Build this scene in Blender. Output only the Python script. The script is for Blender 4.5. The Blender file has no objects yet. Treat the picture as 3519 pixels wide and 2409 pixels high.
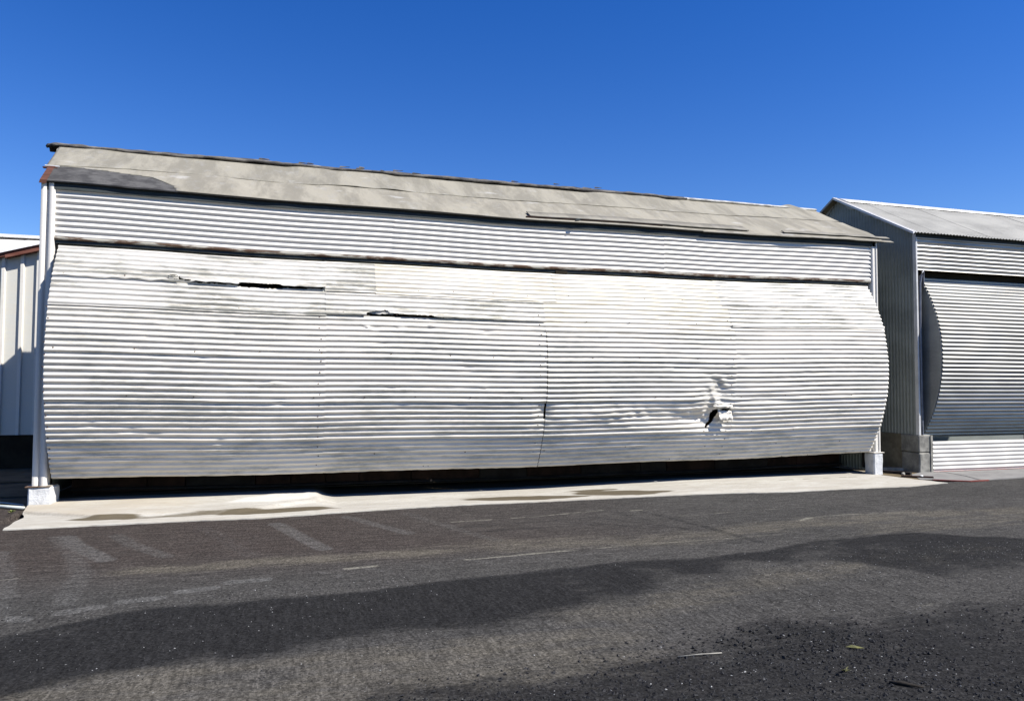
import bpy, math, random
import numpy as np
from mathutils import Vector, noise as mnoise
random.seed(7)
rng = np.random.default_rng(11)
PI = math.pi
sc = bpy.context.scene
COL = sc.collection

# ------------------------------------------------------------------ camera
F, PITCH, ROLL, YAW, CX, CD = 2558.4, 0.0434, 0.0040, 0.2966, 3.0093, 10.8351
cam_d = bpy.data.cameras.new('camera')
cam = bpy.data.objects.new('camera', cam_d); COL.objects.link(cam)
cam_d.sensor_fit = 'HORIZONTAL'; cam_d.sensor_width = 36.0
cam_d.lens = 36.0 * F / 3519.0
cam_d.clip_start = 0.1; cam_d.clip_end = 2000
fw = Vector((math.sin(YAW)*math.cos(PITCH), math.cos(YAW)*math.cos(PITCH), math.sin(PITCH)))
rt = Vector((math.cos(YAW), -math.sin(YAW), 0)); up = rt.cross(fw)
r2 = rt*math.cos(ROLL) + up*math.sin(ROLL); u2 = up*math.cos(ROLL) - rt*math.sin(ROLL)
from mathutils import Matrix
M = Matrix((r2, u2, -fw)).transposed().to_4x4()
M.translation = Vector((CX, -CD, 1.6))
cam.matrix_world = M
sc.camera = cam

# ------------------------------------------------------------------ light
SUN = Vector((1.3, -1.0, 1.88)).normalized()          # towards the sun
elev = math.asin(SUN.z); azim = math.atan2(SUN.x, SUN.y)
world = bpy.data.worlds.new('World'); sc.world = world; world.use_nodes = True
nt = world.node_tree
for n in list(nt.nodes): nt.nodes.remove(n)
sky = nt.nodes.new('ShaderNodeTexSky'); sky.sky_type = 'NISHITA'; sky.sun_disc = False
sky.sun_elevation = elev; sky.sun_rotation = azim
sky.altitude = 300; sky.air_density = 1.0; sky.dust_density = 0.0; sky.ozone_density = 3.0
bg = nt.nodes.new('ShaderNodeBackground'); bg.inputs['Strength'].default_value = 0.075
wo = nt.nodes.new('ShaderNodeOutputWorld')
hsv = nt.nodes.new('ShaderNodeHueSaturation'); hsv.inputs['Saturation'].default_value = 1.38; hsv.inputs['Hue'].default_value = .519
nt.links.new(sky.outputs[0], hsv.inputs['Color']); nt.links.new(hsv.outputs[0], bg.inputs[0]); nt.links.new(bg.outputs[0], wo.inputs[0])
sl = bpy.data.lights.new('sun', 'SUN'); sl.energy = 5.0; sl.angle = math.radians(0.5); sl.color = (1.0, 0.965, 0.91)
so = bpy.data.objects.new('sun', sl); COL.objects.link(so)
so.rotation_euler = SUN.to_track_quat('Z', 'Y').to_euler(); so.location = (8, -12, 20)
sc.view_settings.view_transform = 'Standard'; sc.view_settings.look = 'None'
sc.view_settings.exposure = 1.0; sc.view_settings.gamma = 1.0
sc.view_settings.use_curve_mapping = False

# ------------------------------------------------------------------ materials
def rgb(c): return (c[0], c[1], c[2], 1.0)
class NT:
    def __init__(s, name, rough=0.7, metal=0.0, spec=0.4):
        s.m = bpy.data.materials.new(name); s.m.use_nodes = True; s.t = s.m.node_tree
        s.b = s.t.nodes['Principled BSDF']
        s.b.inputs['Roughness'].default_value = rough; s.b.inputs['Metallic'].default_value = metal
        s.b.inputs['Specular IOR Level'].default_value = spec
        s.geo = s.t.nodes.new('ShaderNodeNewGeometry')
    def L(s, a, b): s.t.links.new(a, b)
    def noise(s, scale, sx=1, sy=1, sz=1, detail=5, rough=0.6, off=0, dist=0.0, rot=0.0):
        mp = s.t.nodes.new('ShaderNodeMapping'); mp.inputs['Scale'].default_value = (sx, sy, sz)
        mp.inputs['Location'].default_value = (off, off*0.7, off*0.3); mp.inputs['Rotation'].default_value = (0, 0, rot)
        s.L(s.geo.outputs['Position'], mp.inputs['Vector'])
        n = s.t.nodes.new('ShaderNodeTexNoise'); n.inputs['Scale'].default_value = scale
        n.inputs['Detail'].default_value = detail; n.inputs['Roughness'].default_value = rough
        n.inputs['Distortion'].default_value = dist
        s.L(mp.outputs[0], n.inputs['Vector']); return n.outputs['Fac']
    def ramp(s, v, a, b, lo=0.0, hi=1.0):
        r = s.t.nodes.new('ShaderNodeMapRange'); r.interpolation_type = 'SMOOTHSTEP'
        r.inputs['From Min'].default_value = a; r.inputs['From Max'].default_value = b
        r.inputs['To Min'].default_value = lo; r.inputs['To Max'].default_value = hi
        s.L(v, r.inputs['Value']); return r.outputs['Result']
    def math(s, op, a, b=None):
        m = s.t.nodes.new('ShaderNodeMath'); m.operation = op
        for i, v in enumerate((a, b)):
            if v is None: continue
            if isinstance(v, (int, float)): m.inputs[i].default_value = v
            else: s.L(v, m.inputs[i])
        return m.outputs[0]
    def mix(s, f, a, b, mode='MIX'):
        m = s.t.nodes.new('ShaderNodeMix'); m.data_type = 'RGBA'; m.blend_type = mode
        if isinstance(f, (int, float)): m.inputs[0].default_value = f
        else: s.L(f, m.inputs[0])
        for i, v in ((6, a), (7, b)):
            if isinstance(v, tuple): m.inputs[i].default_value = rgb(v)
            else: s.L(v, m.inputs[i])
        return m.outputs[2]
    def attr(s, name):
        a = s.t.nodes.new('ShaderNodeAttribute'); a.attribute_name = name
        sp = s.t.nodes.new('ShaderNodeSeparateColor'); s.L(a.outputs['Color'], sp.inputs[0])
        return sp.outputs
    def pos(s):
        sp = s.t.nodes.new('ShaderNodeSeparateXYZ'); s.L(s.geo.outputs['Position'], sp.inputs[0]); return sp.outputs
    def bump(s, h, strength, dist, prev=None):
        b = s.t.nodes.new('ShaderNodeBump'); b.inputs['Strength'].default_value = strength
        b.inputs['Distance'].default_value = dist; s.L(h, b.inputs['Height'])
        if prev: s.L(prev, b.inputs['Normal'])
        return b.outputs[0]
    def done(s, col, normal=None, rough=None):
        if isinstance(col, tuple): s.b.inputs['Base Color'].default_value = rgb(col)
        else: s.L(col, s.b.inputs['Base Color'])
        if normal: s.L(normal, s.b.inputs['Normal'])
        if rough is not None: s.L(rough, s.b.inputs['Roughness'])
        return s.m

def white_paint(name, base=(.80,.80,.78), stain=.5, tint=(.42,.41,.37), thr=(.52,.72), off=0.0, cream=None, metal=0.0, rough=.5):
    t = NT(name, rough, metal, .35)
    n1 = t.noise(1.5, .55, 1, 2.6, 7, .70, off, .3)
    n2 = t.noise(13, .30, 1, 2.8, 6, .75, off+3)
    n3 = t.noise(60, .6, 1, 1, 3, .6, off+9)
    f = t.math('MULTIPLY', t.ramp(n1, *thr), t.ramp(n2, .34, .56))
    f = t.math('MULTIPLY', f, stain)
    c = base
    if cream: c = t.mix(t.ramp(t.noise(1.1, .6, 1, 2, 4, .6, off+5), .35, .62), base, cream)
    c = t.mix(f, c, tint)
    c = t.mix(t.math('MULTIPLY', t.ramp(n3, .62, .74), .25), c, (.40,.38,.34))
    nb = t.bump(t.noise(14, .5, 1, 1, 4, .6, off+2), .25, .006)
    nb = t.bump(t.noise(120, 1, 1, 1, 2, .5), .12, .001, nb)
    return t.done(c, nb)
WHITE = white_paint('white_paint', (.64,.605,.545), .3, metal=.08, rough=.5)
WHITE_ST = white_paint('white_paint_stained', (.62,.585,.52), 1.0, (.27,.26,.22), (.42,.62), 4.0, metal=.2, rough=.5)
CREAM = white_paint('cream_paint', (.635,.60,.53), .6, (.38,.33,.24), (.43,.62), 4.0, (.63,.59,.485), metal=.15, rough=.5)
WHITE_LO = white_paint('white_paint_door', (.64,.595,.52), .85, (.33,.32,.28), (.42,.62), 4.0, metal=.1, rough=.5)

def galv(name, base, metal, rough, stain=None, off=0.0):
    t = NT(name, rough, metal, .5)
    n = t.noise(2.2, .5, .5, 1.2, 5, .6, off); n2 = t.noise(30, 1, 1, 1, 3, .6, off+1)
    c = t.mix(t.ramp(n, .35, .7), base, tuple(v*.72 for v in base))
    c = t.mix(t.math('MULTIPLY', t.ramp(n2, .45, .7), .25), c, tuple(v*1.15 for v in base))
    if stain:
        P = t.pos()
        dx = t.math('MULTIPLY', t.math('SUBTRACT', P[0], stain[0]), 1/stain[2])
        dz = t.math('MULTIPLY', t.math('SUBTRACT', P[2], stain[1]), 1/stain[3])
        d = t.math('ADD', t.math('MULTIPLY', dx, dx), t.math('MULTIPLY', dz, dz))
        m = t.math('MULTIPLY', t.ramp(t.math('ADD', d, t.math('MULTIPLY', t.noise(3, .4, 1, 3), 1.2)), 1.5, .45), .75)
        c = t.mix(m, c, (.62,.48,.24))
    nb = t.bump(t.noise(10, .4, 1, 1, 3, .5, off), .15, .004)
    return t.done(c, nb)
ALU = galv('aluminium_sheet', (.52,.50,.455), .75, .36)
ALU_DOOR = galv('aluminium_door', (.34,.325,.29), .5, .42, (17.05, 2.9, .75, .6), 3)
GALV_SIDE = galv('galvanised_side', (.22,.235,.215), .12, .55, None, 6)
GALV_ROOF = galv('grey_roof_sheet', (.34,.33,.29), .05, .6, None, 9)
GALV_CAP = galv('pale_flashing', (.60,.59,.57), .1, .5, None, 2)
CAP_GREY = galv('door_end_plate', (.31,.31,.285), .05, .6, None, 5)

def simple(name, base, alt, scale=6, rough=.8, metal=0, bumpd=.004, sx=1, sy=1, sz=1, thr=(.35,.65), off=0):
    t = NT(name, rough, metal, .3 if metal else .12)
    n = t.noise(scale, sx, sy, sz, 6, .65, off)
    c = t.mix(t.ramp(n, *thr), base, alt)
    c = t.mix(t.math('MULTIPLY', t.ramp(t.noise(scale*9, sx, sy, sz, 3, .6, off+4), .5, .75), .35), c, tuple(v*.6 for v in base))
    nb = t.bump(t.noise(scale*4, sx, sy, sz, 5, .7, off), .6, bumpd)
    return t.done(c, nb)
RUST = simple('rusty_flashing', (.34,.32,.27), (.085,.05,.032), 7, .85, 0, .006, .5, 1, 2.5, (.44,.56))
RUSTBEAM = simple('rust_brown_fascia', (.11,.036,.026), (.20,.09,.065), 4, .8, 0, .004, .3, .3, 4)
DARKWOOD = simple('dark_timber', (.036,.020,.015), (.016,.010,.008), 3, .9, 0, .004)
DARKWOOD2 = simple('grey_brown_timber', (.028,.024,.022), (.015,.012,.011), 3, .9, 0, .004, off=3)
BROWNWOOD = simple('brown_rake_board', (.10,.045,.033), (.06,.03,.022), 8, .85)
RIDGE_DK = simple('weathered_ridge_felt', (.13,.12,.105), (.05,.047,.045), 7, .95, 0, .02, .5, 1, 1, (.40,.60))
RIDGE_PALE = simple('pale_ridge_capping', (.48,.47,.44), (.22,.21,.19), 6, .9, 0, .008, .6, 1, 1, (.42,.62))
UNDERLAY = simple('bare_dark_underlay', (.085,.083,.08), (.042,.041,.041), 5, .95, 0, .008)
FASCIA_SHADE = simple('grey_fascia_shade', (.048,.055,.055), (.036,.042,.041), 4, .8)  # dark board grey that stands in for shade under eave and flashing
CONC_RAW = simple('raw_concrete_block', (.26,.25,.22), (.14,.135,.12), 5, .95, 0, .01)
CONC_WHITE = simple('whitewashed_concrete', (.56,.56,.55), (.42,.42,.41), 7, .9, 0, .014, thr=(.5,.7))
CONC_SIDE = simple('dirty_concrete_wall', (.22,.19,.135), (.12,.105,.075), 3, .95, 0, .006, off=8)
PAD = simple('grey_concrete_pad', (.19,.185,.175), (.145,.14,.135), 2.5, .95, 0, .006)
MAROON = simple('maroon_edge_paint', (.20,.045,.035), (.10,.03,.025), 9, .8)
ALLEY = simple('alley_concrete', (.13,.10,.06), (.08,.062,.036), 3, .95, 0, .01, off=2)
DIRT = simple('dirt_black', (.02,.02,.018), (.035,.033,.028), 8, .95)
DARK = simple('dark_interior', (.030,.024,.015), (.018,.014,.009), 3, .9)
PIPEM = simple('pale_pipe', (.42,.44,.42), (.34,.36,.34), 6, .6)
PIPEDK = simple('dull_steel_rail', (.20,.21,.24), (.13,.14,.17), 6, .5, .4)
LEAFM = simple('weed_leaf', (.14,.19,.05), (.22,.22,.07), 30, .7)
STRAW = simple('dry_straw', (.26,.25,.22), (.18,.17,.15), 20, .8)
BARK = simple('dark_bark', (.016,.014,.012), (.03,.026,.022), 30, .9)
LEAFY = simple('dry_yellow_leaf', (.12,.12,.045), (.09,.09,.045), 30, .8)
NAIL = simple('rusty_nail', (.05,.035,.03), (.09,.06,.05), 40, .8)
WHITE_SHED = white_paint('shed_white', (.53,.51,.45), .4, (.48,.50,.49), (.4,.65), 12)
WHITE_RIB = white_paint('shed_rib_white', (.62,.59,.53), .3, (.4,.33,.26), (.5,.68), 14)
SHED_ROOF = white_paint('shed_roof_white', (.66,.65,.63), .2, (.4,.4,.4), (.5,.7), 16)

def felt(name, base=(.238,.220,.176), off=0.0):
    t = NT(name, .9, 0, .25)
    d = t.noise(2.2, 1.1, .30, .30, 7, .68, off, .3, .55)         # diagonal cloudy wear
    n2 = t.noise(7, 1, .6, .6, 5, .7, off+2); n3 = t.noise(70, 1, 1, 1, 3, .6)
    c = t.mix(t.ramp(d, .40, .60), base, tuple(v*.72 for v in base))
    c = t.mix(t.math('MULTIPLY', t.ramp(n2, .52, .72), .5), c, (.22,.215,.20))
    c = t.mix(t.math('MULTIPLY', t.ramp(t.noise(2.6, .7, 1.1, 1, 6, .6, off+7), .60, .72), .5), c, (.37,.365,.35))
    c = t.mix(t.math('MULTIPLY', t.ramp(n3, .60, .75), .3), c, (.18,.17,.15))
    c = t.mix(t.math('MULTIPLY', t.ramp(t.noise(16, 1.0, 1.0, 1, 2, .5, off+4), .70, .76), .6), c, (.14,.13,.12))
    nb = t.bump(t.noise(5, 1, .4, .4, 5, .6, off, .3, .45), .5, .02)
    nb = t.bump(n3, .3, .003, nb)
    return t.done(c, nb)
FELT = felt('torched_roof_felt'); FELT2 = felt('torched_roof_felt_worn', (.230,.214,.172), 5)

def asphalt_mat():
    t = NT('asphalt', 1.0, 0, .06)
    r, g, b = t.attr('wear')[:3]                     # r = tan dust, g = fresh dark, b = pale scuff
    r2_, g2_, b2_ = t.attr('wear2')[:3]              # r = chippings, g = left brown tone, b = thin lines
    big = t.noise(.9, .45, 1, 1, 6, .62, 1)
    mid = t.noise(5, .45, 1.6, 1, 6, .7, 2, .3)
    fine = t.noise(34, 1, 1, 1, 5, .8)
    grit = t.noise(130, 1, 1, 1, 2, .6)
    scr = t.noise(36, 1.0, .14, 1, 5, .7, 3, .6, -.12)     # brushed striations
    scr2 = t.noise(30, .10, 1.0, 1, 5, .65, 8)
    def lo(x, a, c): return t.ramp(x, a, c)
    vo = t.t.nodes.new('ShaderNodeTexVoronoi'); vo.inputs['Scale'].default_value = 85; t.L(t.geo.outputs['Position'], vo.inputs['Vector'])
    vs_ = t.t.nodes.new('ShaderNodeSeparateColor'); t.L(vo.outputs['Color'], vs_.inputs[0])
    base = t.mix(lo(big, .35, .65), (.052,.050,.047), (.066,.063,.059))
    base = t.mix(g2_, base, (.052,.043,.038))
    base = t.mix(t.math('MULTIPLY', lo(scr2, .50, .70), .40), base, (.078,.074,.066))
    base = t.mix(t.math('MULTIPLY', lo(scr2, .50, .34), .40), base, (.027,.026,.025))
    ft = lo(t.math('ADD', r, t.math('MULTIPLY', t.math('SUBTRACT', mid, .5), 1.1)), .25, 1.0)
    base = t.mix(t.math('MULTIPLY', ft, .66), base, (.125,.112,.088))
    fp = lo(t.math('ADD', b, t.math('MULTIPLY', t.math('SUBTRACT', t.noise(18, 1, 1, 1, 5, .75), .5), 1.3)), .25, 1.0)
    base = t.mix(t.math('MULTIPLY', fp, .50), base, (.125,.123,.117))
    nd = t.math('ADD', t.math('MULTIPLY', t.math('SUBTRACT', t.noise(9, .6, 1.4, 1, 6, .75, 5), .5), 1.15), t.math('MULTIPLY', t.math('SUBTRACT', scr, .5), .7))
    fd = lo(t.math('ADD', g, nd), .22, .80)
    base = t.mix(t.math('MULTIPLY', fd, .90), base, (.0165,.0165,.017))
    fl = lo(t.math('ADD', b2_, t.math('MULTIPLY', t.math('SUBTRACT', scr2, .5), 1.4)), .35, .8)
    base = t.mix(t.math('MULTIPLY', fl, .7), base, (.20,.19,.155))
    amp = t.mix(0.0, base, base)
    m1 = lo(fine, .30, .72)
    msk = lo(t.pos()[1], -4.0, -5.4)
    m2 = t.math('ADD', t.math('MULTIPLY', lo(scr, .30, .72), msk), t.math('MULTIPLY', lo(t.noise(20, .16, 1.0, 1, 6, .7, 18), .30, .70), t.math('SUBTRACT', 1.0, msk)))
    def scale(c, m, a, z):
        mm = t.t.nodes.new('ShaderNodeMapRange'); mm.inputs['To Min'].default_value = a; mm.inputs['To Max'].default_value = z
        t.L(m, mm.inputs['Value'])
        v = t.t.nodes.new('ShaderNodeVectorMath'); v.operation = 'SCALE'; t.L(c, v.inputs[0]); t.L(mm.outputs[0], v.inputs['Scale']); return v.outputs[0]
    c = scale(base, m1, .55, 1.30); c = scale(c, m2, .66, 1.24); c = scale(c, vs_.outputs[0], .50, 1.22)
    c = t.mix(t.math('MULTIPLY', lo(grit, .70, .78), .55), c, (.17,.17,.16))
    h = t.math('ADD', t.math('MULTIPLY', fine, .7), t.math('MULTIPLY', scr, .4))
    nb = t.bump(h, .8, .014)
    nb = t.bump(t.noise(3, .5, 1, 1, 5, .6, 4), .4, .03, nb)
    return t.done(c, nb)
ASPHALT = asphalt_mat()

def apron_mat():
    t = NT('apron_concrete', 1.0, 0, .08)
    r, g, b = t.attr('wear')[:3]                     # r = water stain, painted step shade, darker inner floor, g = tan dirt, b = bright residue
    n = t.noise(2.2, .5, 1.6, 1, 6, .65, 1); n2 = t.noise(12, .5, 1.4, 1, 5, .7, 2); n3 = t.noise(80, 1, 1, 1, 3, .6)
    c = t.mix(t.ramp(n, .35, .65), (.36,.345,.305), (.30,.28,.24))
    c = t.mix(t.math('MULTIPLY', t.ramp(n2, .48, .66), .7), c, (.27,.25,.21))
    c = t.mix(t.math('MULTIPLY', t.ramp(t.noise(38, .7, 1.2, 1, 4, .7, 5), .56, .70), .5), c, (.20,.185,.16))
    fg = t.ramp(t.math('ADD', g, t.math('MULTIPLY', t.math('SUBTRACT', n2, .5), .9)), .2, .9)
    c = t.mix(t.math('MULTIPLY', fg, .42), c, (.34,.29,.215))
    fb = t.ramp(t.math('ADD', b, t.math('MULTIPLY', t.math('SUBTRACT', n2, .5), 1.2)), .3, .7)
    c = t.mix(t.math('MULTIPLY', fb, .7), c, (.47,.46,.43))
    fr = t.ramp(t.math('ADD', r, t.math('MULTIPLY', t.math('SUBTRACT', n2, .5), .35)), .10, .70)
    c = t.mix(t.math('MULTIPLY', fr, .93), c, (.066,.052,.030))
    c = t.mix(t.math('MULTIPLY', t.ramp(n3, .62, .75), .4), c, (.22,.2,.17))
    nb = t.bump(n2, .35, .012); nb = t.bump(n3, .3, .003, nb)
    return t.done(c, nb)
APRON = apron_mat()

# ------------------------------------------------------------------ mesh helpers
def link(name, me, mat, parent=None, smooth=False):
    o = bpy.data.objects.new(name, me); COL.objects.link(o)
    if mat: me.materials.append(mat)
    if smooth:
        me.polygons.foreach_set('use_smooth', [True]*len(me.polygons))
    if parent: o.parent = parent; o.matrix_parent_inverse = parent.matrix_world.inverted()
    return o
def thing(name, loc, label, cat, group=None):
    o = bpy.data.objects.new(name, None); COL.objects.link(o); o.location = loc
    o.empty_display_size = .3
    o['label'] = label; o['category'] = cat
    if group: o['group'] = group
    bpy.context.view_layer.update()
    return o
def mesh(name, v, f):
    me = bpy.data.meshes.new(name); me.from_pydata([tuple(map(float, p)) for p in v], [], f); me.update(); return me
def grid(name, X, Y, Z, mat, parent=None, smooth=True, keep=None, flip=False, attrs=None):
    ny, nx = X.shape
    co = np.stack([X, Y, Z], -1).reshape(-1, 3).astype(np.float32)
    i = np.arange((ny-1)*(nx-1)); r, c = i//(nx-1), i % (nx-1)
    a = r*nx+c
    q = np.stack([a, a+1, a+nx+1, a+nx], 1)
    if flip: q = q[:, ::-1]
    if keep is not None: q = q[keep.reshape(-1)]
    me = bpy.data.meshes.new(name)
    me.vertices.add(len(co)); me.vertices.foreach_set('co', co.ravel())
    me.loops.add(q.size); me.loops.foreach_set('vertex_index', q.ravel().astype(np.int32))
    me.polygons.add(len(q)); me.polygons.foreach_set('loop_start', np.arange(0, q.size, 4, dtype=np.int32))
    me.polygons.foreach_set('loop_total', np.full(len(q), 4, dtype=np.int32))
    me.update(calc_edges=True); me.validate()
    if attrs:
        for k, v in attrs.items():
            at = me.color_attributes.new(k, 'FLOAT_COLOR', 'POINT')
            full = np.concatenate([v.reshape(-1, 3), np.ones((len(co), 1))], 1).astype(np.float32)
            at.data.foreach_set('color', full.ravel())
    return link(name, me, mat, parent, smooth)
def box_vf(x0, x1, y0, y1, z0, z1):
    v = [(x0,y0,z0),(x1,y0,z0),(x1,y1,z0),(x0,y1,z0),(x0,y0,z1),(x1,y0,z1),(x1,y1,z1),(x0,y1,z1)]
    return v, [(0,3,2,1),(4,5,6,7),(0,1,5,4),(1,2,6,5),(2,3,7,6),(3,0,4,7)]
def box(name, x0, x1, y0, y1, z0, z1, mat, parent=None, bev=.004, tf=None, rough=0.0, sub=0):
    import bmesh
    v, f = box_vf(x0, x1, y0, y1, z0, z1)
    me = mesh(name, v, f)
    bm = bmesh.new(); bm.from_mesh(me)
    if bev: bmesh.ops.bevel(bm, geom=list(bm.edges), offset=bev, segments=1, affect='EDGES')
    if sub:
        bmesh.ops.subdivide_edges(bm, edges=list(bm.edges), cuts=sub, use_grid_fill=True)
    for w in bm.verts:
        if rough:
            n = mnoise.noise_vector(w.co*7.0)*rough + mnoise.noise_vector(w.co*23.0)*rough*.4
            w.co += n
        if tf: w.co = Vector(tf(w.co.x, w.co.y, w.co.z))
    bm.to_mesh(me); bm.free(); me.update()
    return link(name, me, mat, parent)
def prism(name, pts, d0, d1, axis, mat, parent=None, smooth=False):
    """closed polygon pts (u,w) extruded along axis ('x' -> (y,z) ; 'y' -> (x,z) ; 'z' -> (x,y))"""
    n = len(pts)
    def P(u, w, d): return {'x': (d, u, w), 'y': (u, d, w), 'z': (u, w, d)}[axis]
    v = [P(u, w, d0) for u, w in pts] + [P(u, w, d1) for u, w in pts]
    f = [tuple(range(n))[::-1], tuple(range(n, 2*n))] + [(i, (i+1) % n, n+(i+1) % n, n+i) for i in range(n)]
    me = mesh(name, v, f)
    import bmesh
    bm = bmesh.new(); bm.from_mesh(me); bmesh.ops.recalc_face_normals(bm, faces=bm.faces); bm.to_mesh(me); bm.free()
    return link(name, me, mat, parent, smooth)
def tube(name, pts, r, mat, parent=None, seg=8):
    pts = [Vector(p) for p in pts]; v = []; f = []
    for i, p in enumerate(pts):
        d = (pts[min(i+1, len(pts)-1)] - pts[max(i-1, 0)]).normalized()
        a = d.cross(Vector((0, 0, 1)) if abs(d.z) < .9 else Vector((1, 0, 0))).normalized(); b = d.cross(a)
        rr = r[i] if isinstance(r, (list, tuple)) else r
        for k in range(seg):
            t = 2*PI*k/seg; v.append(p + a*math.cos(t)*rr + b*math.sin(t)*rr)
    for i in range(len(pts)-1):
        for k in range(seg):
            f.append((i*seg+k, i*seg+(k+1) % seg, (i+1)*seg+(k+1) % seg, (i+1)*seg+k))
    f.append(tuple(range(seg))[::-1]); f.append(tuple(range(len(v)-seg, len(v))))
    return link(name, mesh(name, v, f), mat, parent, True)
def smooth_noise(x, seed, scale):
    """cheap 1-D value noise in numpy"""
    g = np.random.default_rng(seed).uniform(-1, 1, 4096)
    u = np.asarray(x)*scale + 500.0; i = np.floor(u).astype(int); t = u-i; t = t*t*(3-2*t)
    return g[i % 4096]*(1-t) + g[(i+1) % 4096]*t
def noise2(x, y, seed):
    g = np.random.default_rng(seed).uniform(-1, 1, (256, 256))
    u = x+500.0; w = y+500.0; i = np.floor(u).astype(int); j = np.floor(w).astype(int); a = u-i; b = w-j
    a = a*a*(3-2*a); b = b*b*(3-2*b); I0, I1, J0, J1 = i % 256, (i+1) % 256, j % 256, (j+1) % 256
    return (g[I0, J0]*(1-a)+g[I1, J0]*a)*(1-b) + (g[I0, J1]*(1-a)+g[I1, J1]*a)*b
def noise2l(x, y, seed):
    g = np.random.default_rng(seed).uniform(-1, 1, (256, 256))
    u = x+500.0; w = y+500.0; i = np.floor(u).astype(int); j = np.floor(w).astype(int); a = u-i; b = w-j
    I0, I1, J0, J1 = i % 256, (i+1) % 256, j % 256, (j+1) % 256      # two flat facets per cell: sharp creases
    lo = g[I0, J0]+(g[I1, J0]-g[I0, J0])*a+(g[I1, J1]-g[I1, J0])*b
    hi = g[I0, J0]+(g[I0, J1]-g[I0, J0])*b+(g[I1, J1]-g[I0, J1])*a
    return np.where(a > b, lo, hi)
def inpoly(X, Y, poly):
    ins = np.zeros(X.shape, bool); n = len(poly)
    for i in range(n):
        x1, y1 = poly[i]; x2, y2 = poly[(i+1) % n]
        if y1 == y2: continue
        c = ((Y > min(y1, y2)) & (Y <= max(y1, y2))) & (X < (Y-y1)*(x2-x1)/(y2-y1)+x1)
        ins ^= c
    return ins
def dist_poly(X, Y, pts):
    d = np.full(X.shape, 1e9)
    for (x1, y1), (x2, y2) in zip(pts[:-1], pts[1:]):
        vx, vy = x2-x1, y2-y1; l = vx*vx+vy*vy+1e-12
        t = np.clip(((X-x1)*vx+(Y-y1)*vy)/l, 0, 1)
        d = np.minimum(d, np.hypot(X-x1-t*vx, Y-y1-t*vy))
    return d
def sstep(a, b, x): t = np.clip((x-a)/(b-a), 0, 1); return t*t*(3-2*t)

W = 13.186
def sag(x):                                          # the long lintel droops in the middle
    t = np.clip(np.asarray(x)/W, 0, 1); return -.052*4*t*(1-t) + .006*np.sin(np.asarray(x)*1.7)
PITCHC = .0755

# ------------------------------------------------------------------ ground
gx = np.concatenate([[-300,-120,-50,-20,-8,-4,-2], np.arange(-1, 16.001, .03), [17,19,22,30,50,120,300]])
gy = np.concatenate([[-300,-120,-50,-25,-15,-11,-9.5], np.arange(-8.6, -1.05, .03), [-.95,-.9,-.5,0,1,3,8,20,60,200,600]])
X, Y = np.meshgrid(gx, gy)
nA = noise2(X*1.1, Y*1.1, 3); nB = noise2(X*3.1, Y*4.3, 4); nC = noise2(X*.45, Y*.8, 5)
Yw = Y + nA*.10 + nB*.05
up_x = [1.36,1.77,2.11,2.88,3.73,4.21,4.98,5.84,6.53,7.02,7.75,8.19,8.95,9.54,10.4,12]
up_y = [-5.45,-5.16,-5.02,-5.0,-4.99,-4.83,-4.76,-4.63,-4.71,-4.67,-4.56,-4.43,-4.4,-4.32,-4.85,-4.8]
lo_x = [1.68,2.3,2.91,3.61,4.18,4.83,5.51,6.01,6.98,7.61,8.0,8.3,9.15,12]
lo_y = [-6.46,-6.21,-6.22,-6.0,-5.98,-5.88,-5.63,-5.39,-5.18,-5.14,-5.46,-5.95,-5.91,-5.8]
U = np.interp(X, up_x, up_y); Lw = np.interp(X, lo_x, lo_y)
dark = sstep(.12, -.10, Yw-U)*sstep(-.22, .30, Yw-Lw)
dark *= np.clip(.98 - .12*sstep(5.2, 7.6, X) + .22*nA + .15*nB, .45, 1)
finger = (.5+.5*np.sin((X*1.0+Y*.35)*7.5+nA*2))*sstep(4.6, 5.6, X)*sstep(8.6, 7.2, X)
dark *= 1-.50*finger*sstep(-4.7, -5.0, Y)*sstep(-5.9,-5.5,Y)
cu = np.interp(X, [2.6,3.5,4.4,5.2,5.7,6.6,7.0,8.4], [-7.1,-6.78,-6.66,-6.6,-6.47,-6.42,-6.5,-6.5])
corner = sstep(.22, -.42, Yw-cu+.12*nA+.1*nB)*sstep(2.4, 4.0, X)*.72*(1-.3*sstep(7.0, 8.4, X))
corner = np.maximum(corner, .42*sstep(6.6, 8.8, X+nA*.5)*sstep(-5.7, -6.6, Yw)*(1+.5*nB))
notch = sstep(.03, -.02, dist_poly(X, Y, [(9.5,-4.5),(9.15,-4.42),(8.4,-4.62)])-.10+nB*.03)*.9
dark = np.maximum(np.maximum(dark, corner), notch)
skid = sstep(.10, .03, dist_poly(X, Y, [(7.28,-2.27),(7.55,-3.4),(7.66,-4.3)]))*.5
skid = np.maximum(skid, sstep(.16, .05, dist_poly(X, Y, [(7.0,-2.4),(7.1,-3.0)]))*.4)
for p0, p1 in (((4.9,-2.7),(6.6,-2.55)),((5.0,-3.0),(6.4,-2.95)),((6.2,-2.75),(7.0,-3.3)),((6.6,-2.6),(7.4,-3.6))):
    skid = np.maximum(skid, sstep(.14, .02, dist_poly(X, Y, [p0, p1]))*.42)
dark = np.maximum(dark, skid)
tan = np.exp(-((Y+3.82-.25*sstep(3,7,X)*0+.0)/.22)**2)*sstep(1.1, 2.0, X)*sstep(5.5, 4.2, X)*.9
tan = np.maximum(tan, np.exp(-((Y-np.interp(X,[3.6,5.3,6.85,8.5,10.4,12],[-3.55,-3.75,-3.9,-3.6,-3.45,-3.6]))/.42)**2)*sstep(3.4,5.2,X)*.72)
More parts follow.
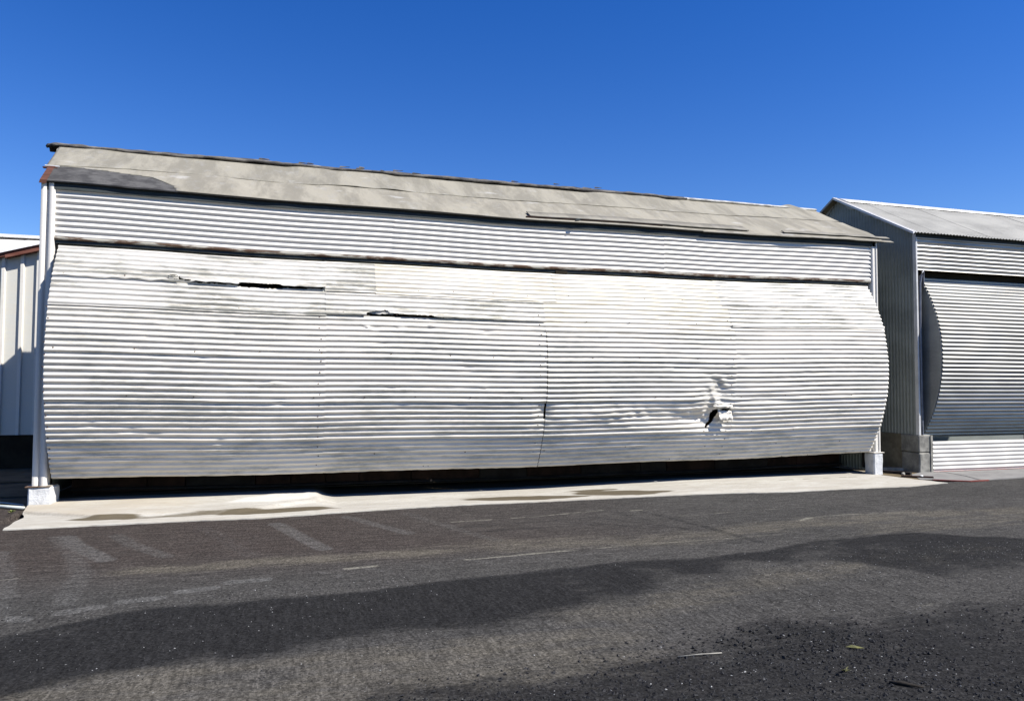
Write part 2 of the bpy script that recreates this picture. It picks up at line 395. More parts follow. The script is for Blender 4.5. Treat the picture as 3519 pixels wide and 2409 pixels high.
tan = np.maximum(tan, sstep(-6.0, -6.3, Yw)*sstep(-7.6, -6.9, Y)*sstep(6.4, 4.6, X)*.68)
tan = np.maximum(tan, np.exp(-((Y-np.interp(X,[4.2,5.5,7,8,9.5],[-6.1,-5.95,-5.5,-5.3,-5.15]))/.36)**2)*sstep(3.9,5.2,X)*.62)
tan = np.maximum(tan, sstep(-4.6, -4.2, Y)*sstep(-3.5,-3.9,Y)*sstep(8.2, 9.6, X)*.6)
tan *= 1-.3*np.clip(nB, 0, 1)
pale = np.zeros_like(X)
def stroke(pts, w, k, soft=.5):
    global pale
    d = dist_poly(X, Y, pts); pale = np.maximum(pale, k*sstep(w, w*soft, d))
stroke([(.51,-2.75),(.76,-3.39),(.98,-4.1),(1.2,-5.0)], .17, .60, .1)
stroke([(.80,-2.10),(1.15,-2.9),(1.42,-3.8),(1.52,-4.7)], .19, .60, .2)
stroke([(.9,-2.11),(1.1,-2.6),(1.5,-3.3)], .13, .8); stroke([(1.37,-2.17),(1.6,-2.7),(2.0,-3.3)], .12, .6)
stroke([(2.2,-2.0),(2.75,-3.5)], .13, .4); stroke([(2.95,-1.95),(3.4,-3.4)], .13, .75)
stroke([(3.75,-1.71),(4.3,-2.84)], .12, .65); stroke([(4.48,-1.7),(5.1,-3.5)], .11, .5); stroke([(5.9,-2.2),(6.4,-3.2)], .13, .25)
for a, b in (((1.57,-4.93),(1.77,-4.85)),((1.93,-4.77),(2.14,-4.73)),((2.28,-4.60),(2.5,-4.55)),((2.62,-4.42),(2.89,-4.40)),((1.27,-4.98),(1.36,-5.02))):
    stroke([a, b], .075, 1.6, .5)
for a, b in (((3.3,-4.25),(3.55,-4.5)),((3.7,-4.2),(3.9,-4.45)),((4.1,-4.2),(4.3,-4.42)),((4.55,-4.1),(4.9,-4.5)),((5.1,-4.2),(5.5,-4.5)),((7.25,-4.2),(7.35,-4.4))):
    stroke([a, b], .05, .6, .3)
pale = np.maximum(pale, np.exp(-((Y+4.3)/.25)**2)*.38*sstep(2.8,3.6,X)*sstep(6.6,5.6,X))
pale = np.maximum(pale, sstep(-3.9,-4.4,Y)*sstep(-5.3,-4.9,Y)*.30*sstep(2.6,1.8,X))
thin = np.zeros_like(X)
def line(pts, w, k):
    global thin
    thin = np.maximum(thin, k*sstep(w, w*.3, dist_poly(X, Y, pts)))
line([(4.88,-2.36),(5.36,-2.34)], .035, .9); line([(5.6,-2.32),(6.0,-2.28),(6.9,-2.13)], .035, .7)
line([(4.6,-4.2),(5.6,-4.12)], .04, .8); line([(5.6,-4.12),(6.43,-4.05),(8.16,-4.0)], .035, .6); line([(3.55,-4.22),(3.8,-4.2)], .05, .9)
line([(7.2,-2.27),(7.35,-2.25)], .04, .9); line([(7.57,-2.77),(9.24,-2.59)], .03, .55)
line([(8.85,-3.38),(9.1,-3.26)], .06, .75); line([(9.1,-3.26),(9.6,-3.2),(10.6,-3.3)], .05, .6)
line([(6.96,-6.5),(7.6,-6.45),(8.6,-6.5)], .03, .38); line([(7.0,-5.55),(7.6,-5.7)], .05, .35); line([(.45,-3.8),(.75,-3.85),(1.0,-3.8)], .03, .6)
left = sstep(8.0, 3.0, X+nC*1.2)*sstep(-4.8, -3.2, Y)
chip = corner
Z = np.zeros_like(X) + .006*nA*sstep(-1.6,-2.2,Y)
Z = np.where(Y > -1.12, -.12, Z)
near = (X > -1.01) & (X < 16.01)
Z = np.where((Y > -1.12) & ((X < -.05) | (X > 13.6)), -.006, Z)
for a in (tan, dark, pale, thin, left):
    a *= (near & (Y > -8.7)) * 1.0
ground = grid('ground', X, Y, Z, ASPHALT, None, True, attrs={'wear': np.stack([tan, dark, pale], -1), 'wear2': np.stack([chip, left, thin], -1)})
ground['kind'] = 'structure'; ground['label'] = 'dark worn asphalt yard with tyre scuffs and a darker band'

# concrete apron -----------------------------------------------------------
fx = [.15,1.06,1.54,1.98,2.78,3.58,4.45,5.36,5.93,6.09,7.06,7.89,9.3,10.09,11.2,12.39,13.31]
fy = [-1.56,-1.55,-1.54,-1.53,-1.57,-1.45,-1.34,-1.29,-1.30,-1.31,-1.29,-1.27,-1.30,-1.44,-1.41,-1.44,-1.26]
us = np.concatenate([np.arange(0, 1.0001, 1/440)])
vs = np.concatenate([np.linspace(0, 1.6, 44), np.linspace(1.7, 5.2, 16)])
Uu, V = np.meshgrid(us, vs)
xl = np.interp(V, [0,.5,.75,1.0,1.45,5.2], [.15,.12,.14,.06,-.02,-.02]) + .012*smooth_noise(V, 21, 9)
xr = np.interp(V, [0,.35,.8,1.3,1.5,5.2], [13.33,13.24,13.12,13.10,13.18,13.15]) + .02*smooth_noise(V, 22, 8)
X = xl + (xr-xl)*Uu
Y = np.interp(X, fx, fy) + V + .012*smooth_noise(X, 23, 9)*(V < .02)
n1 = noise2(X*1.5, Y*2.5, 31); n2 = noise2(X*7, Y*9, 32)
stepline = np.interp(X, [0,.06,.98,2.5,3.45,3.62], [-.5,-.52,-1.10,-1.10,-.55,-.1])
upper = sstep(-.03, .05, Y-stepline + n1*.04)*sstep(3.62, 3.42, X + n2*.05)
Z = .010 + .034*upper + .003*n1 + .0015*n2
Z += -.050*sstep(3.45, 3.75, X)*sstep(10.5, 6.0, X)*sstep(-1.25, -.35, Y)
Z += .006*upper*np.exp(-((X-3.1)/.45)**2)*np.exp(-((Y-.0)/.35)**2)*(.2+1.2*noise2(X*14, Y*12, 35))
def blob(poly, soft=.05):
    d = dist_poly(X, Y, poly+[poly[0]]); i = inpoly(X, Y, poly)
    return sstep(-soft, soft*1.6, np.where(i, d, -d))
st = np.zeros_like(X)
for (ex, ey, rx, ry, ta, k) in ((1.05,-1.13,.36,.10,.0,.75),(1.5,-1.18,.28,.06,.1,.45),(2.3,-1.10,.75,.07,.1,.55),(2.95,-1.10,.60,.13,.06,1.0),(3.3,-1.05,.32,.14,0,.75),(2.85,-1.20,.4,.05,0,1.1),
    (6.2,-.80,.66,.26,-.12,1.15),(6.7,-.90,.42,.15,.0,.8),(7.72,-.72,.52,.26,-.25,1.2),(8.2,-.80,.36,.12,-.1,.7),(7.5,-.30,.36,.06,.0,1.1)):
    dx = X-ex; dy = Y-ey-ta*dx
    e = (dx/rx)**2+(dy/ry)**2 + .35*n2+.25*n1
    st = np.maximum(st, k*sstep(2.1, .55, e))
st = np.maximum(st, .95*sstep(.30, .6, Y))  # whole floor behind the door line made darker
st = np.maximum(st, .5*sstep(.05, .01, dist_poly(X, Y, [(.06,-.53),(.98,-1.10)]))*0.7)  # shade of the slab step painted as a dark line
st = np.maximum(st, .5*sstep(.05, .01, dist_poly(X, Y, [(10.9,-.25),(12.9,-.22)]))*(n2 > -.2))
tanp = upper*np.clip(.75+.3*n1, 0, 1)*sstep(2.6, 1.6, X) + .25*sstep(-.9,-.2,Y)*np.clip(n1, 0, 1)
br = np.maximum(blob([(2.5,-.05),(3.1,.25),(3.45,.25),(3.60,-.12),(3.40,-.45),(2.9,-.62),(2.2,-.55)], .12)*.8, sstep(.05, .0, np.abs(Y-np.interp(X, fx, fy)-.03))*.35)
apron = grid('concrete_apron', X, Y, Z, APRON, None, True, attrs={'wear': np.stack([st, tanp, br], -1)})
apron['kind'] = 'structure'; apron['label'] = 'pale concrete apron with brown water stains along the hangar'
# its broken front face
xs = X[0]; ys = Y[0]; zt = Z[0]
fr = grid('apron_edge', np.stack([xs, xs]), np.stack([ys-.001, ys-.004]), np.stack([zt, np.full_like(zt, -.02)]), APRON, apron, False)

# ------------------------------------------------------------------ main hangar
H = thing('hangar', (0, 0, 0), 'long white corrugated hangar with a bulging curved door and patched grey felt roof', 'hangar')
# arc of the door
def arc_main(s):
    """s = arc length from the top; returns y, z, ny, nz (outward normal)"""
    R = 2.55; th0 = math.radians(38.2); th = th0 - s/R
    return 2.095-R*np.cos(th), 1.88+R*np.sin(th), -np.cos(th), np.sin(th)
S_END = 2.55*math.radians(38.2+35.6)
def s_of_z(z): return 2.55*(math.radians(38.2) - math.asin((z-1.88)/2.55))
door = bpy.data.objects.new('door', None); COL.objects.link(door); door.parent = H
door['label'] = 'curved roll-out door of overlapping white corrugated sheets'
spots = [(rng.uniform(.4, 12.8), rng.uniform(.4, 2.9), rng.uniform(.02, .05), rng.uniform(-.012, .010)) for _ in range(70)]
def door_field(X, S, seed):
    """normal offset and in-plane slip of the battered sheet"""
    z = 1.88+2.55*np.sin(math.radians(38.2)-S/2.55)
    off = .004*noise2(X*.9, S*2.2, 51) + .0016*noise2(X*5, S*7, 52) + .0008*noise2(X*2+seed*3.3, S*30, 57)
    slip = .004*noise2(X*.7, S*1.5, 53) + .0012*noise2(X*6+seed, S*6, 54)
    amp = 1 - .08*np.abs(noise2(X*.8, S*3, 55))
    for (x0, s0, r, k) in spots:
        g = np.exp(-(((X-x0)/(r*2.0))**2+((S-s0)/r)**2)); off += k*g; slip += .012*g*np.sign(k)
    # wrecked patch
    def gz(cx, cz, rx, rz): return np.exp(-(((X-cx)/rx)**2+((z-cz)/rz)**2))
    cr = 1.3*noise2l(X*6+S*3, S*9-X*4, 61) + .7*noise2l(X*13-S*5, S*15+X*6, 62)
    g1 = gz(9.66, 1.52, .30, .26); g2 = gz(9.60, 1.12, .34, .17); g3 = gz(9.20, 1.08, .5, .10)
    off += -.050*g1 - .070*g2 - .035*g3 + .017*cr*np.clip(g1+g2, 0, 1)
    slip += .022*cr*np.clip(g1+g2+.5*g3, 0, 1) + .045*gz(9.45, 1.35, .25, .22)
    amp *= 1-.62*np.clip(g1*1.2+g2*1.2, 0, 1)
    # long ripples below it
    g4 = gz(8.2, 1.18, 1.3, .14); off += .022*g4*np.sin(X*2.6+1)+.010*g4*cr; slip += .022*g4*noise2(X*1.6, S*3, 63); amp *= 1-.45*np.clip(g4*np.abs(noise2(X*1.4, S*4, 64))*1.8, 0, 1)
    g5 = gz(10.5, 1.42, .42, .06); off += -.025*g5; amp *= 1-.7*np.clip(g5*1.3, 0, 1)
    g6 = gz(6.70, 1.25, .10, .12); off += -.03*g6; amp *= 1-.6*g6
    g7 = gz(9.55, .55, .6, .15); off -= .01*g7
    for cx_, cz_, rx_ in ((5.3,1.62,.16),(5.75,1.60,.1),(4.55,2.42,.08),(5.0,2.45,.06),(5.05,2.15,.05),(4.1,2.42,.05),(5.3,2.95,.1),(2.4,1.6,.08),(2.9,1.65,.1),(10.9,2.75,.08),(12.2,1.45,.09),(11.3,1.83,.1)):
        g = gz(cx_, cz_, rx_, .02); off += .006*g+.014*cr*g; slip += .02*g*cr
    for cx_ in (3.35, 6.5, 3.44):
        pass
    return off, slip, amp
AMP = .0112
def door_sheet(x0, x1, s0, s1, mat, seed, lift=.004, phase=0.0, holes=(), endlift=0.0, jag=0.0, liftx=None):
    xs = np.arange(x0, x1, .075)
    if x1 > 8.9 and x0 < 10.0:
        xs = np.unique(np.concatenate([xs[(xs < 9.0) | (xs > 10.05)], np.arange(max(9.0, x0), min(10.05, x1), .018)]))
    for h in (holes if not (x1 > 8.9 and x0 < 10.0) else ()):
        xs = np.unique(np.concatenate([xs, np.arange(min(p[0] for p in h)-.05, max(p[0] for p in h)+.05, .02)]))
    xs = xs[(xs >= x0) & (xs < x1-.01)]; xs = xs[np.concatenate([[True], np.diff(xs) > .0075])]; xs = np.append(xs, x1)
    ss = np.arange(s0, s1, PITCHC/9)
    ss = np.append(ss, s1)
    X, S = np.meshgrid(xs, ss)
    if jag:
        S = S + sstep(s1-.08, s1, S)*jag*(smooth_noise(X, seed, 9)+.6*smooth_noise(X, seed+1, 24))
    off, slip, amp = door_field(X, S, seed)
    wave = AMP*amp*np.cos(2*PI*(S+slip)/PITCHC + phase)
    lf = lift*sstep(s1-.35, s1, S) + endlift*sstep(s1-.10, s1, S)*(np.interp(X, liftx[0], liftx[1]) if liftx else 1.0)
    n = off + wave + lf + .0015*np.random.default_rng(seed).uniform(-1, 1)
    y, z, ny, nz = arc_main(S+slip*.6)
    keep = None
    if holes:
        keep = np.ones((len(ss)-1, len(xs)-1), bool)
        xc = (X[:-1, :-1]+X[1:, 1:])/2; zc = (z[:-1, :-1]+z[1:, 1:])/2
        for h in holes: keep &= ~inpoly(xc, zc, h)
    return grid('door_sheet', X, y+ny*n, z+nz*n+sag(X)-.045*(1-X/W)*np.clip(S/S_END, 0, 1)**2, mat, door, True, keep, flip=True)
X0, X1 = .195, 12.975
c1, c2, c3 = 3.55, 6.735, 9.97
A_ = s_of_z(2.93); B_ = s_of_z(2.55); C_ = s_of_z(1.98); D_ = s_of_z(1.40); E_ = s_of_z(.86)
k_ = .035
sheet_rows = [
 # x0, x1, s0, s1, mat, phase, endlift, jag, liftx
 (X0, c1, 0, A_, WHITE_ST, 0, .040, .010, ([0,1.6,1.9,3.5],[0.15,.25,1,1])),
 (c1-.02, 4.24, 0, A_+.03, WHITE_ST, .5, .012, .002, None),
 (4.23, 6.96, 0, A_+.05, CREAM, .2, .004, 0, None),
 (6.95, 9.83, 0, A_+.04, CREAM, -.2, .003, 0, None),
 (9.81, X1, 0, A_+.02, WHITE_ST, .3, .003, .001, None),
 (X0, c1, A_-k_, B_, WHITE_ST, .2, .020, .002, None),
 (c1-.012, c2, A_-k_, B_-.02, WHITE_ST, -.3, .032, .004, ([3.5,4.0,4.3,5.2,6.7],[.5,.6,1.3,1.0,.35])),
 (c2-.012, c3, A_-k_, B_+.14, CREAM, .25, .003, 0, None),
 (c3-.03, X1, A_-k_, B_, WHITE_ST, .0, .020, .001, None),
]
for r_, (sa, sb) in enumerate(((B_, C_), (C_, D_), (D_, E_), (E_, S_END))):
    for c_, (xa, xb) in enumerate(((X0, c1), (c1-.012, c2-.004), (c2+.005, c3), (c3-.012, X1))):
        s0_ = sa-k_
        if r_ == 0 and c_ == 1: s0_ = sa-.06
        if r_ == 0 and c_ == 2: s0_ = sa+.10
        sheet_rows.append((xa, xb, s0_, sb, WHITE_LO, (.0, .35, -.25, .15)[c_] + .05*r_, (.006, .007, .006, 0)[r_], .0015 if r_ < 3 else .003, None))
def ragged(pts, seed, k=.006, step=.03, closed=True):
    out = []; r_ = random.Random(seed)
    for (xa, za), (xb, zb) in zip(pts, pts[1:]+(pts[:1] if closed else [])):
        n = max(1, int(abs(xb-xa)/step))
        for q in range(n): out.append((xa+(xb-xa)*q/n, za+(zb-za)*q/n+r_.uniform(-k, k)))
    return out
tears = {0: [ragged([(1.52,3.005),(1.62,3.03),(1.68,2.985),(1.80,2.95),(1.82,2.93),(1.66,2.945),(1.57,2.975)], 1, .004), ragged([(2.42,2.94),(2.48,2.966),(2.6,2.960),(2.74,2.946),(2.9,2.955),(2.96,2.935),(2.97,2.88),(2.42,2.88)], 2)],
         5: [ragged([(1.74,2.944),(1.82,2.936),(2.38,2.932),(2.45,2.914),(2.9,2.910),(2.98,2.924),(3.53,2.926)], 3, .004, closed=False)+[(3.53,3.2),(1.74,3.2)]],
         10: [ragged([(3.62,2.578),(4.06,2.573),(4.2,2.566),(4.6,2.566),(5.05,2.566),(5.15,2.572),(6.0,2.580),(6.66,2.584)], 4, .003, closed=False)+[(6.66,2.9),(3.62,2.9)]],
         6: [ragged([(4.08,2.60),(4.14,2.622),(4.36,2.655),(4.42,2.615),(4.62,2.594),(5.02,2.590),(5.09,2.565),(5.09,2.50),(4.08,2.50)], 5, .005)]}
crack = [(9.60,1.21),(9.68,1.24),(9.69,1.16),(9.66,1.06),(9.60,.99),(9.53,.96),(9.50,.90),(9.49,.97),(9.55,1.02),(9.585,1.08),(9.57,1.14)]
hole2 = [(9.72,1.235),(9.86,1.25),(9.93,1.225),(9.84,1.205),(9.74,1.21)]
cut = [(6.70,1.33),(6.73,1.38),(6.745,1.2),(6.75,1.12),(6.70,1.14),(6.705,1.25)]
for i, (xa, xb, sa, sb, mt, ph, el, jg, lx) in enumerate(sheet_rows):
    holes = list(tears.get(i, []))
    if xa > 6.5 and xb < 10.1 and sb > D_+.1: holes += [crack, hole2]
    if i > 8 and (abs(xb-c2) < .02): holes += [cut]
    door_sheet(xa, xb, sa, sb, mt, 100+i*7, .004, ph, holes, el, jg, lx)
# torn scrap hanging beside the split
def scrap(name, pts, mat, par, th=.003):
    n = len(pts); c = sum((Vector(p) for p in pts), Vector())/n
    v = [Vector(p) for p in pts]+[c+Vector((0, -.02, 0))]
    f = [(i, (i+1) % n, n) for i in range(n)]
    o = link(name, mesh(name, v, f), mat, par)
    m = o.modifiers.new('thick', 'SOLIDIFY'); m.thickness = th
    return o
yb = -.37
def flap(x0, x1, z0, z1, y, curl, seed, mat, skew=0.0):
    nx, nz = 14, 9
    U, V = np.meshgrid(np.linspace(0, 1, nx), np.linspace(0, 1, nz))
    r_ = np.random.default_rng(seed); jt = r_.uniform(-1, 1, nx)*.12; jb = r_.uniform(-1, 1, nx)*.16
    V2 = V*(1+jt[None, :]) + (1-V)*jb[None, :]
    X = x0+(x1-x0)*U + skew*V2*(x1-x0) + .004*r_.uniform(-1, 1, U.shape); Zg = z0+(z1-z0)*V2
    Yg = y - curl*(1-V)**1.5*(.4+.6*U) + .012*noise2l(U*4, V*3, seed) + .005*np.cos(V*11)
    o = grid('torn_flap', X, Yg, Zg, mat, door, False); m = o.modifiers.new('thick', 'SOLIDIFY'); m.thickness = .0015
    return o
flap(9.69, 9.93, 1.02, 1.165, yb+.018, .030, 1, WHITE_LO, -.03)
flap(9.56, 9.90, 1.225, 1.285, yb-.002, .030, 2, WHITE_LO, .10)
flap(4.12, 4.47, 2.553, 2.600, -.325, .014, 3, WHITE_ST)
flap(4.55, 5.03, 2.550, 2.585, -.325, .012, 4, WHITE_ST)
flap(1.53, 1.66, 2.935, 2.99, -.222, .02, 5, WHITE_ST)
# dark backing ribs seen through the splits
for xr_ in np.arange(.5, 12.9, .78):
    th = np.linspace(math.radians(37), math.radians(-35), 18)
    pts_o = [(2.095-2.43*math.cos(a), 1.88+2.43*math.sin(a)) for a in th]; pts_i = [(2.095-2.36*math.cos(a), 1.88+2.36*math.sin(a)) for a in th[::-1]]
    s_ = float(sag(xr_)); prism('door_rib', [(a, b+s_) for a, b in pts_o+pts_i], xr_, xr_+.05, 'x', DARKWOOD, door)
# end plates
def end_plate(xa, xb, mat, par, R, yc, zc, a0, a1, yb_, name='end_plate', s_=0.0):
    th = np.linspace(a0, a1, 26)
    pts = [(yc-(R-.014)*math.cos(a), zc+(R-.014)*math.sin(a)+s_) for a in th]
    pts += [(yb_, pts[-1][1]), (yb_, pts[0][1])]
    return prism(name, pts, xa, xb, 'x', mat, par)
end_plate(X0+.004, X0+.018, CAP_GREY, door, 2.55, 2.095, 1.88, math.radians(37.5), math.radians(-35), .25)
end_plate(X1-.018, X1-.004, CAP_GREY, door, 2.55, 2.095, 1.88, math.radians(37.5), math.radians(-35), .25)
# nail and bolt heads
def studs(name, pts, mat, par, r=.0105):
    v = []; f = []
    for (x, y, z, ny, nz) in pts:
        n = Vector((0, ny, nz)); t = Vector((1, 0, 0)); b = n.cross(t); c = Vector((x, y, z)); k = len(v)
        for i in range(6):
            a = i*PI/3; v.append(c + t*math.cos(a)*r + b*math.sin(a)*r)
        v.append(c+n*.006)
        f += [(k+i, k+(i+1) % 6, k+6) for i in range(6)]
    o = link(name, mesh(name, v, f), mat, par); o['kind'] = 'stuff'; return o
pts = []
for s_, xs in [(A_-.04, np.arange(.4, 12.9, .62)), (B_-.04, np.arange(.3, 12.9, .7)), (C_-.04, np.arange(.35, 12.9, .8)), (D_-.04, np.arange(.3, 12.9, .75)), (E_-.02, np.arange(.35, 12.9, .9)), (S_END-.03, np.arange(.3, 12.9, .27)), (S_END-.3, np.arange(.4, 12.9, 1.3))]:
    for x in xs:
        x += rng.uniform(-.12, .12); y, z, ny, nz = arc_main(s_+rng.uniform(-.015, .015)); pts.append((x, y+ny*.012, z+nz*.012+float(sag(x)), ny, nz))
for cx_ in (.20, 3.47, 6.63, 9.88):
    for s_ in np.arange(.9, S_END-.1, PITCHC*2):
        y, z, ny, nz = arc_main(s_); x = cx_+rng.uniform(-.02, .02); pts.append((x, y+ny*.011, z+nz*.011+float(sag(x)), ny, nz))
studs('nail_heads', pts, NAIL, door)

# upper corrugated wall in three sheets
def flat_corr(name, x0, x1, z0, z1, mat, par, y=0.0, amp=.0104, phase=0.0, sagf=sag, seed=1, wob=.003):
    xs = np.append(np.arange(x0, x1, .12), x1); zs = np.append(np.arange(z0, z1, PITCHC/9), z1)
    X, Zg = np.meshgrid(xs, zs)
    Yg = y - amp*np.cos(2*PI*(Zg + .002*noise2(X*1.5, Zg*4, seed))/PITCHC+phase) + wob*noise2(X*.8, Zg*3, seed+1) + wob*.3*noise2(X*6, Zg*9, seed+2)
    return grid(name, X, Yg, Zg + (sagf(X) if sagf else 0), mat, par, True)
for i, (a, b, ph) in enumerate(((.135, 4.53, 0), (4.515, 8.93, .25), (8.915, 13.05, -.2))):
    flat_corr('wall_sheet', a, b, 3.455, 4.17, WHITE, H, 0-.0015*i, phase=ph, seed=70+i)
# flashing under the wall sheets, rusty and dirty
xs = np.arange(.135, 13.06, .06); zz = np.array([3.462, 3.452, 3.425, 3.418, 3.424])
X, K = np.meshgrid(xs, np.arange(5))
Yf = np.array([-.013, -.021, -.022, -.010, .05])[K]+.002*noise2(X*9, K*1.0, 81); Zf = zz[K]+sag(X)+.003*noise2(X*11, K*1.0, 82)*(K == 2)
grid('rusty_flashing', X, Yf, Zf, RUST, H, False)
def sagged(name, x0, x1, y0, y1, z0, z1, mat, par, step=.5, jag=0, seed=1):
    xs = np.append(np.arange(x0, x1, step), x1)
    prof = [(y0, z0), (y0, z1), (y1, z1), (y1, z0), (y0, z0)]
    X, K = np.meshgrid(xs, np.arange(5)); Yg = np.array([p[0] for p in prof])[K]*1.0; Zg = np.array([p[1] for p in prof])[K] + sag(X)
    if jag: Zg = Zg + jag*smooth_noise(X, seed, 6)*np.isin(K, (0, 3, 4)); 
    o = grid(name, X, Yg, Zg, mat, par, False)
    for e, xx in ((0, x0), (1, x1)):
        pass
    return o
sagged('door_track', .16, 12.98, .000, .030, 3.378, 3.420, FASCIA_SHADE, H)  # track channel, its dark grey also paints the shade band under the flashing
sagged('door_track', .16, 12.98, .012, .04, 3.350, 3.368, DARKWOOD2, H)
sagged('door_track', .2, 12.95, .16, .22, 3.47, 3.56, RUSTBEAM, H)
box('track_bracket', 7.02, 7.22, -.012, .04, 3.30, 3.345, DARK, H, .003)
sagged('header_beam', .1, 13.1, .22, .40, 3.50, 4.1, DARKWOOD2, H)
# corner posts: folded white trim
def post(xs_, z0, z1, label=None):
    prof = xs_
    X, Zg = np.meshgrid([p[0] for p in prof], [z0, (z0+z1)/2, z1])
    Yg = np.tile(np.array([p[1] for p in prof]), (3, 1))
    o = grid('corner_post', X, Yg, Zg, WHITE, H, False)
    if label: o['label'] = label
post([(-.012,.10),(-.012,-.030),(-.010,-.032),(.050,-.032),(.053,-.004),(.072,-.004),(.075,-.034),(.118,-.034),(.148,-.026),(.150,.12)], .275, 4.175, 'left corner trim, shaded in its lower half by the door')
post([(13.052,.12),(13.052,-.016),(13.075,-.030),(13.112,-.030),(13.120,-.006),(13.136,-.006),(13.142,-.032),(13.172,-.030),(13.190,-.010),(13.190,.10)], .39, 4.175, 'right corner trim, lit white above the door')
# jambs behind the posts
box('door_jamb', .0, .13, .12, .30, .1, 4.1, DARKWOOD2, H)
box('door_jamb', 13.06, 13.18, .12, .30, .1, 4.1, DARKWOOD2, H)
box('door_jamb', 12.985, 13.05, .03, .20, .39, 3.3, WHITE_LO, H)
# footings
def footing(x0, x1, y0, y1, z1, mat, par, label, rough=.010):
    o = box('footing', x0, x1, y0, y1, -.02, z1, mat, par, .018, None, rough, 5); o['label'] = label; 
    return o
footing(-.045, .222, -.075, .28, .262, CONC_WHITE, H, 'rough whitewashed footing at the left corner')
footing(13.0, 13.20, -.065, .17, .385, CONC_WHITE, H, 'whitewashed footing at the right corner')
box('base_plate', -.075, .205, -.085, .2, .263, .276, RUST, H, .002)
box('base_plate', 12.99, 13.215, -.075, .2, .388, .397, WHITE_LO, H, .002)
# side and back walls
def side_wall(name, x, y0, y1, zf, mat, par, z0=.0, pitch=.0755, amp=.009, step=9):
    ys = np.arange(y0, y1+1e-6, pitch/step); ks = np.linspace(0, 1, 10)
    Yg, K = np.meshgrid(ys, ks)
    Zg = z0 + (zf(Yg)-z0)*K
    Xg = x + amp*np.cos(2*PI*Yg/pitch) + .004*noise2(Yg*1.2, Zg*1.2, 91)
    return grid(name, Xg, Yg, Zg, mat, par, True)
RS = .53; RY = 1.82; ZE = 4.205                      # main roof slope, ridge position, eave height at y=0
def roof_z(y): return np.where(y < RY, ZE+RS*y, ZE+RS*RY-RS*(y-RY))
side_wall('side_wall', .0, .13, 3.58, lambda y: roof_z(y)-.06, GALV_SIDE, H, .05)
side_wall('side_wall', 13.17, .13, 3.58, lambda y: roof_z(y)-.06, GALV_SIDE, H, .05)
X, Zg = np.meshgrid(np.arange(0, 13.2, .02), np.linspace(0, 4.15, 5))
grid('back_wall', X, 3.6+.009*np.cos(2*PI*X/.0755), Zg, GALV_SIDE, H, True)
# timber boards and rail inside, under the door edge
xb_ = .23; i = 0
while xb_ < 13.0:
    wb = random.choice([.5, .8, .95, .62, 1.1]); xe = min(xb_+wb, 13.0)
    box('inner_board', xb_+.006, xe-.006, .80+random.uniform(0,.012), .84, .06, .95, random.choice([DARKWOOD, DARKWOOD2, BROWNWOOD, DARKWOOD]), H, .003); xb_ = xe
sagged('inner_rail', .23, 13.0, .735, .795, .10, .135, DARKWOOD2, H)
tubepts = [(x, .70, .045) for x in np.linspace(.3, 12.9, 5)]
tube('inner_pipe', tubepts, .012, DARK, H, 6)

# roof ---------------------------------------------------------------------
def rs(x): return sag(x)*1.15
def xl_of(y):                                        # the left verge runs askew
    return np.interp(y, [-.12,.60,.64,1.2,1.85], [.012,-.085,-.125,-.20,-.29])
def felt_sheet(name, x0, x1, y0, y1, mat, h, seed, cutpoly=None, wr=1.0, y0f=None, par=H, xlf=None):
    us = np.arange(0, 1.0001, .028/ (x1-x0)) if (x1-x0) < 30 else None
    vs = np.linspace(0, 1, max(10, int((y1-y0)/.03)))
    Uu, V = np.meshgrid(us, vs)
    Yg = y0+(y1-y0)*V
    xa = xlf(Yg) if xlf is not None else x0
    Xg = xa+(x1-xa)*Uu
    if y0f is not None: Yg = y0f(Xg)+(y1-y0f(Xg))*V
    # diagonal wrinkles running up the slope
    d = Xg*1.0+Yg*.62
    wn = smooth_noise(d, seed, 1.25)+.6*smooth_noise(d, seed+1, 3.1)
    wrk = np.clip(wn-.15, 0, 1)*noise2(Xg*.7, Yg*1.1, seed+2).clip(0, 1)*.13
    hh = h + wr*(wrk + .006*noise2(Xg*2.2, Yg*3.2, seed+3) + .0025*noise2(Xg*9, Yg*9, seed+4)) + .008*sstep(y0+.05, y0, Yg)
    edge = 1-sstep(1.2, 1.8, Yg)
    hh = h + (hh-h)*(.12+.88*sstep(.0, .22, Yg-y0))
    Zg = ZE+RS*Yg+hh+rs(Xg)*(edge*.8+.2*(Yg < 9))
    keep = None
    if cutpoly:
        keep = ~inpoly((Xg[:-1,:-1]+Xg[1:,1:])/2, (Yg[:-1,:-1]+Yg[1:,1:])/2, cutpoly)
    o = grid(name, Xg, Yg, Zg, mat, par, True, keep)
    m = o.modifiers.new('thick', 'SOLIDIFY'); m.thickness = .007; m.offset = -1
    return o
def seam_y(x): return np.interp(x, [-.1,.6,1.3,7,13.3], [.62,.72,.80,.93,1.0]) + .014*smooth_noise(x, 77, 2.3)+.010*smooth_noise(x, 78, 7)
deck = None
xs = np.linspace(0, 1, 40)
Uu, V = np.meshgrid(xs, np.linspace(-.045, RY, 12)); xa = xl_of(V)+.06
Xg = xa+(13.31-xa)*Uu
o = grid('roof_deck', Xg, V, ZE+RS*V-.012+rs(Xg)*(1-sstep(1.2,1.8,V)*.8), DARKWOOD2, H, False); m = o.modifiers.new('thick', 'SOLIDIFY'); m.thickness = .022; m.offset = -1
Uu, V = np.meshgrid(xs, np.linspace(RY, 3.72, 8)); Xg = -.25+13.5*Uu
o = grid('rear_roof', Xg, V, ZE+RS*RY-RS*(V-RY)+.0*V, FELT2, H, False); m = o.modifiers.new('thick', 'SOLIDIFY'); m.thickness = .03; m.offset = -1
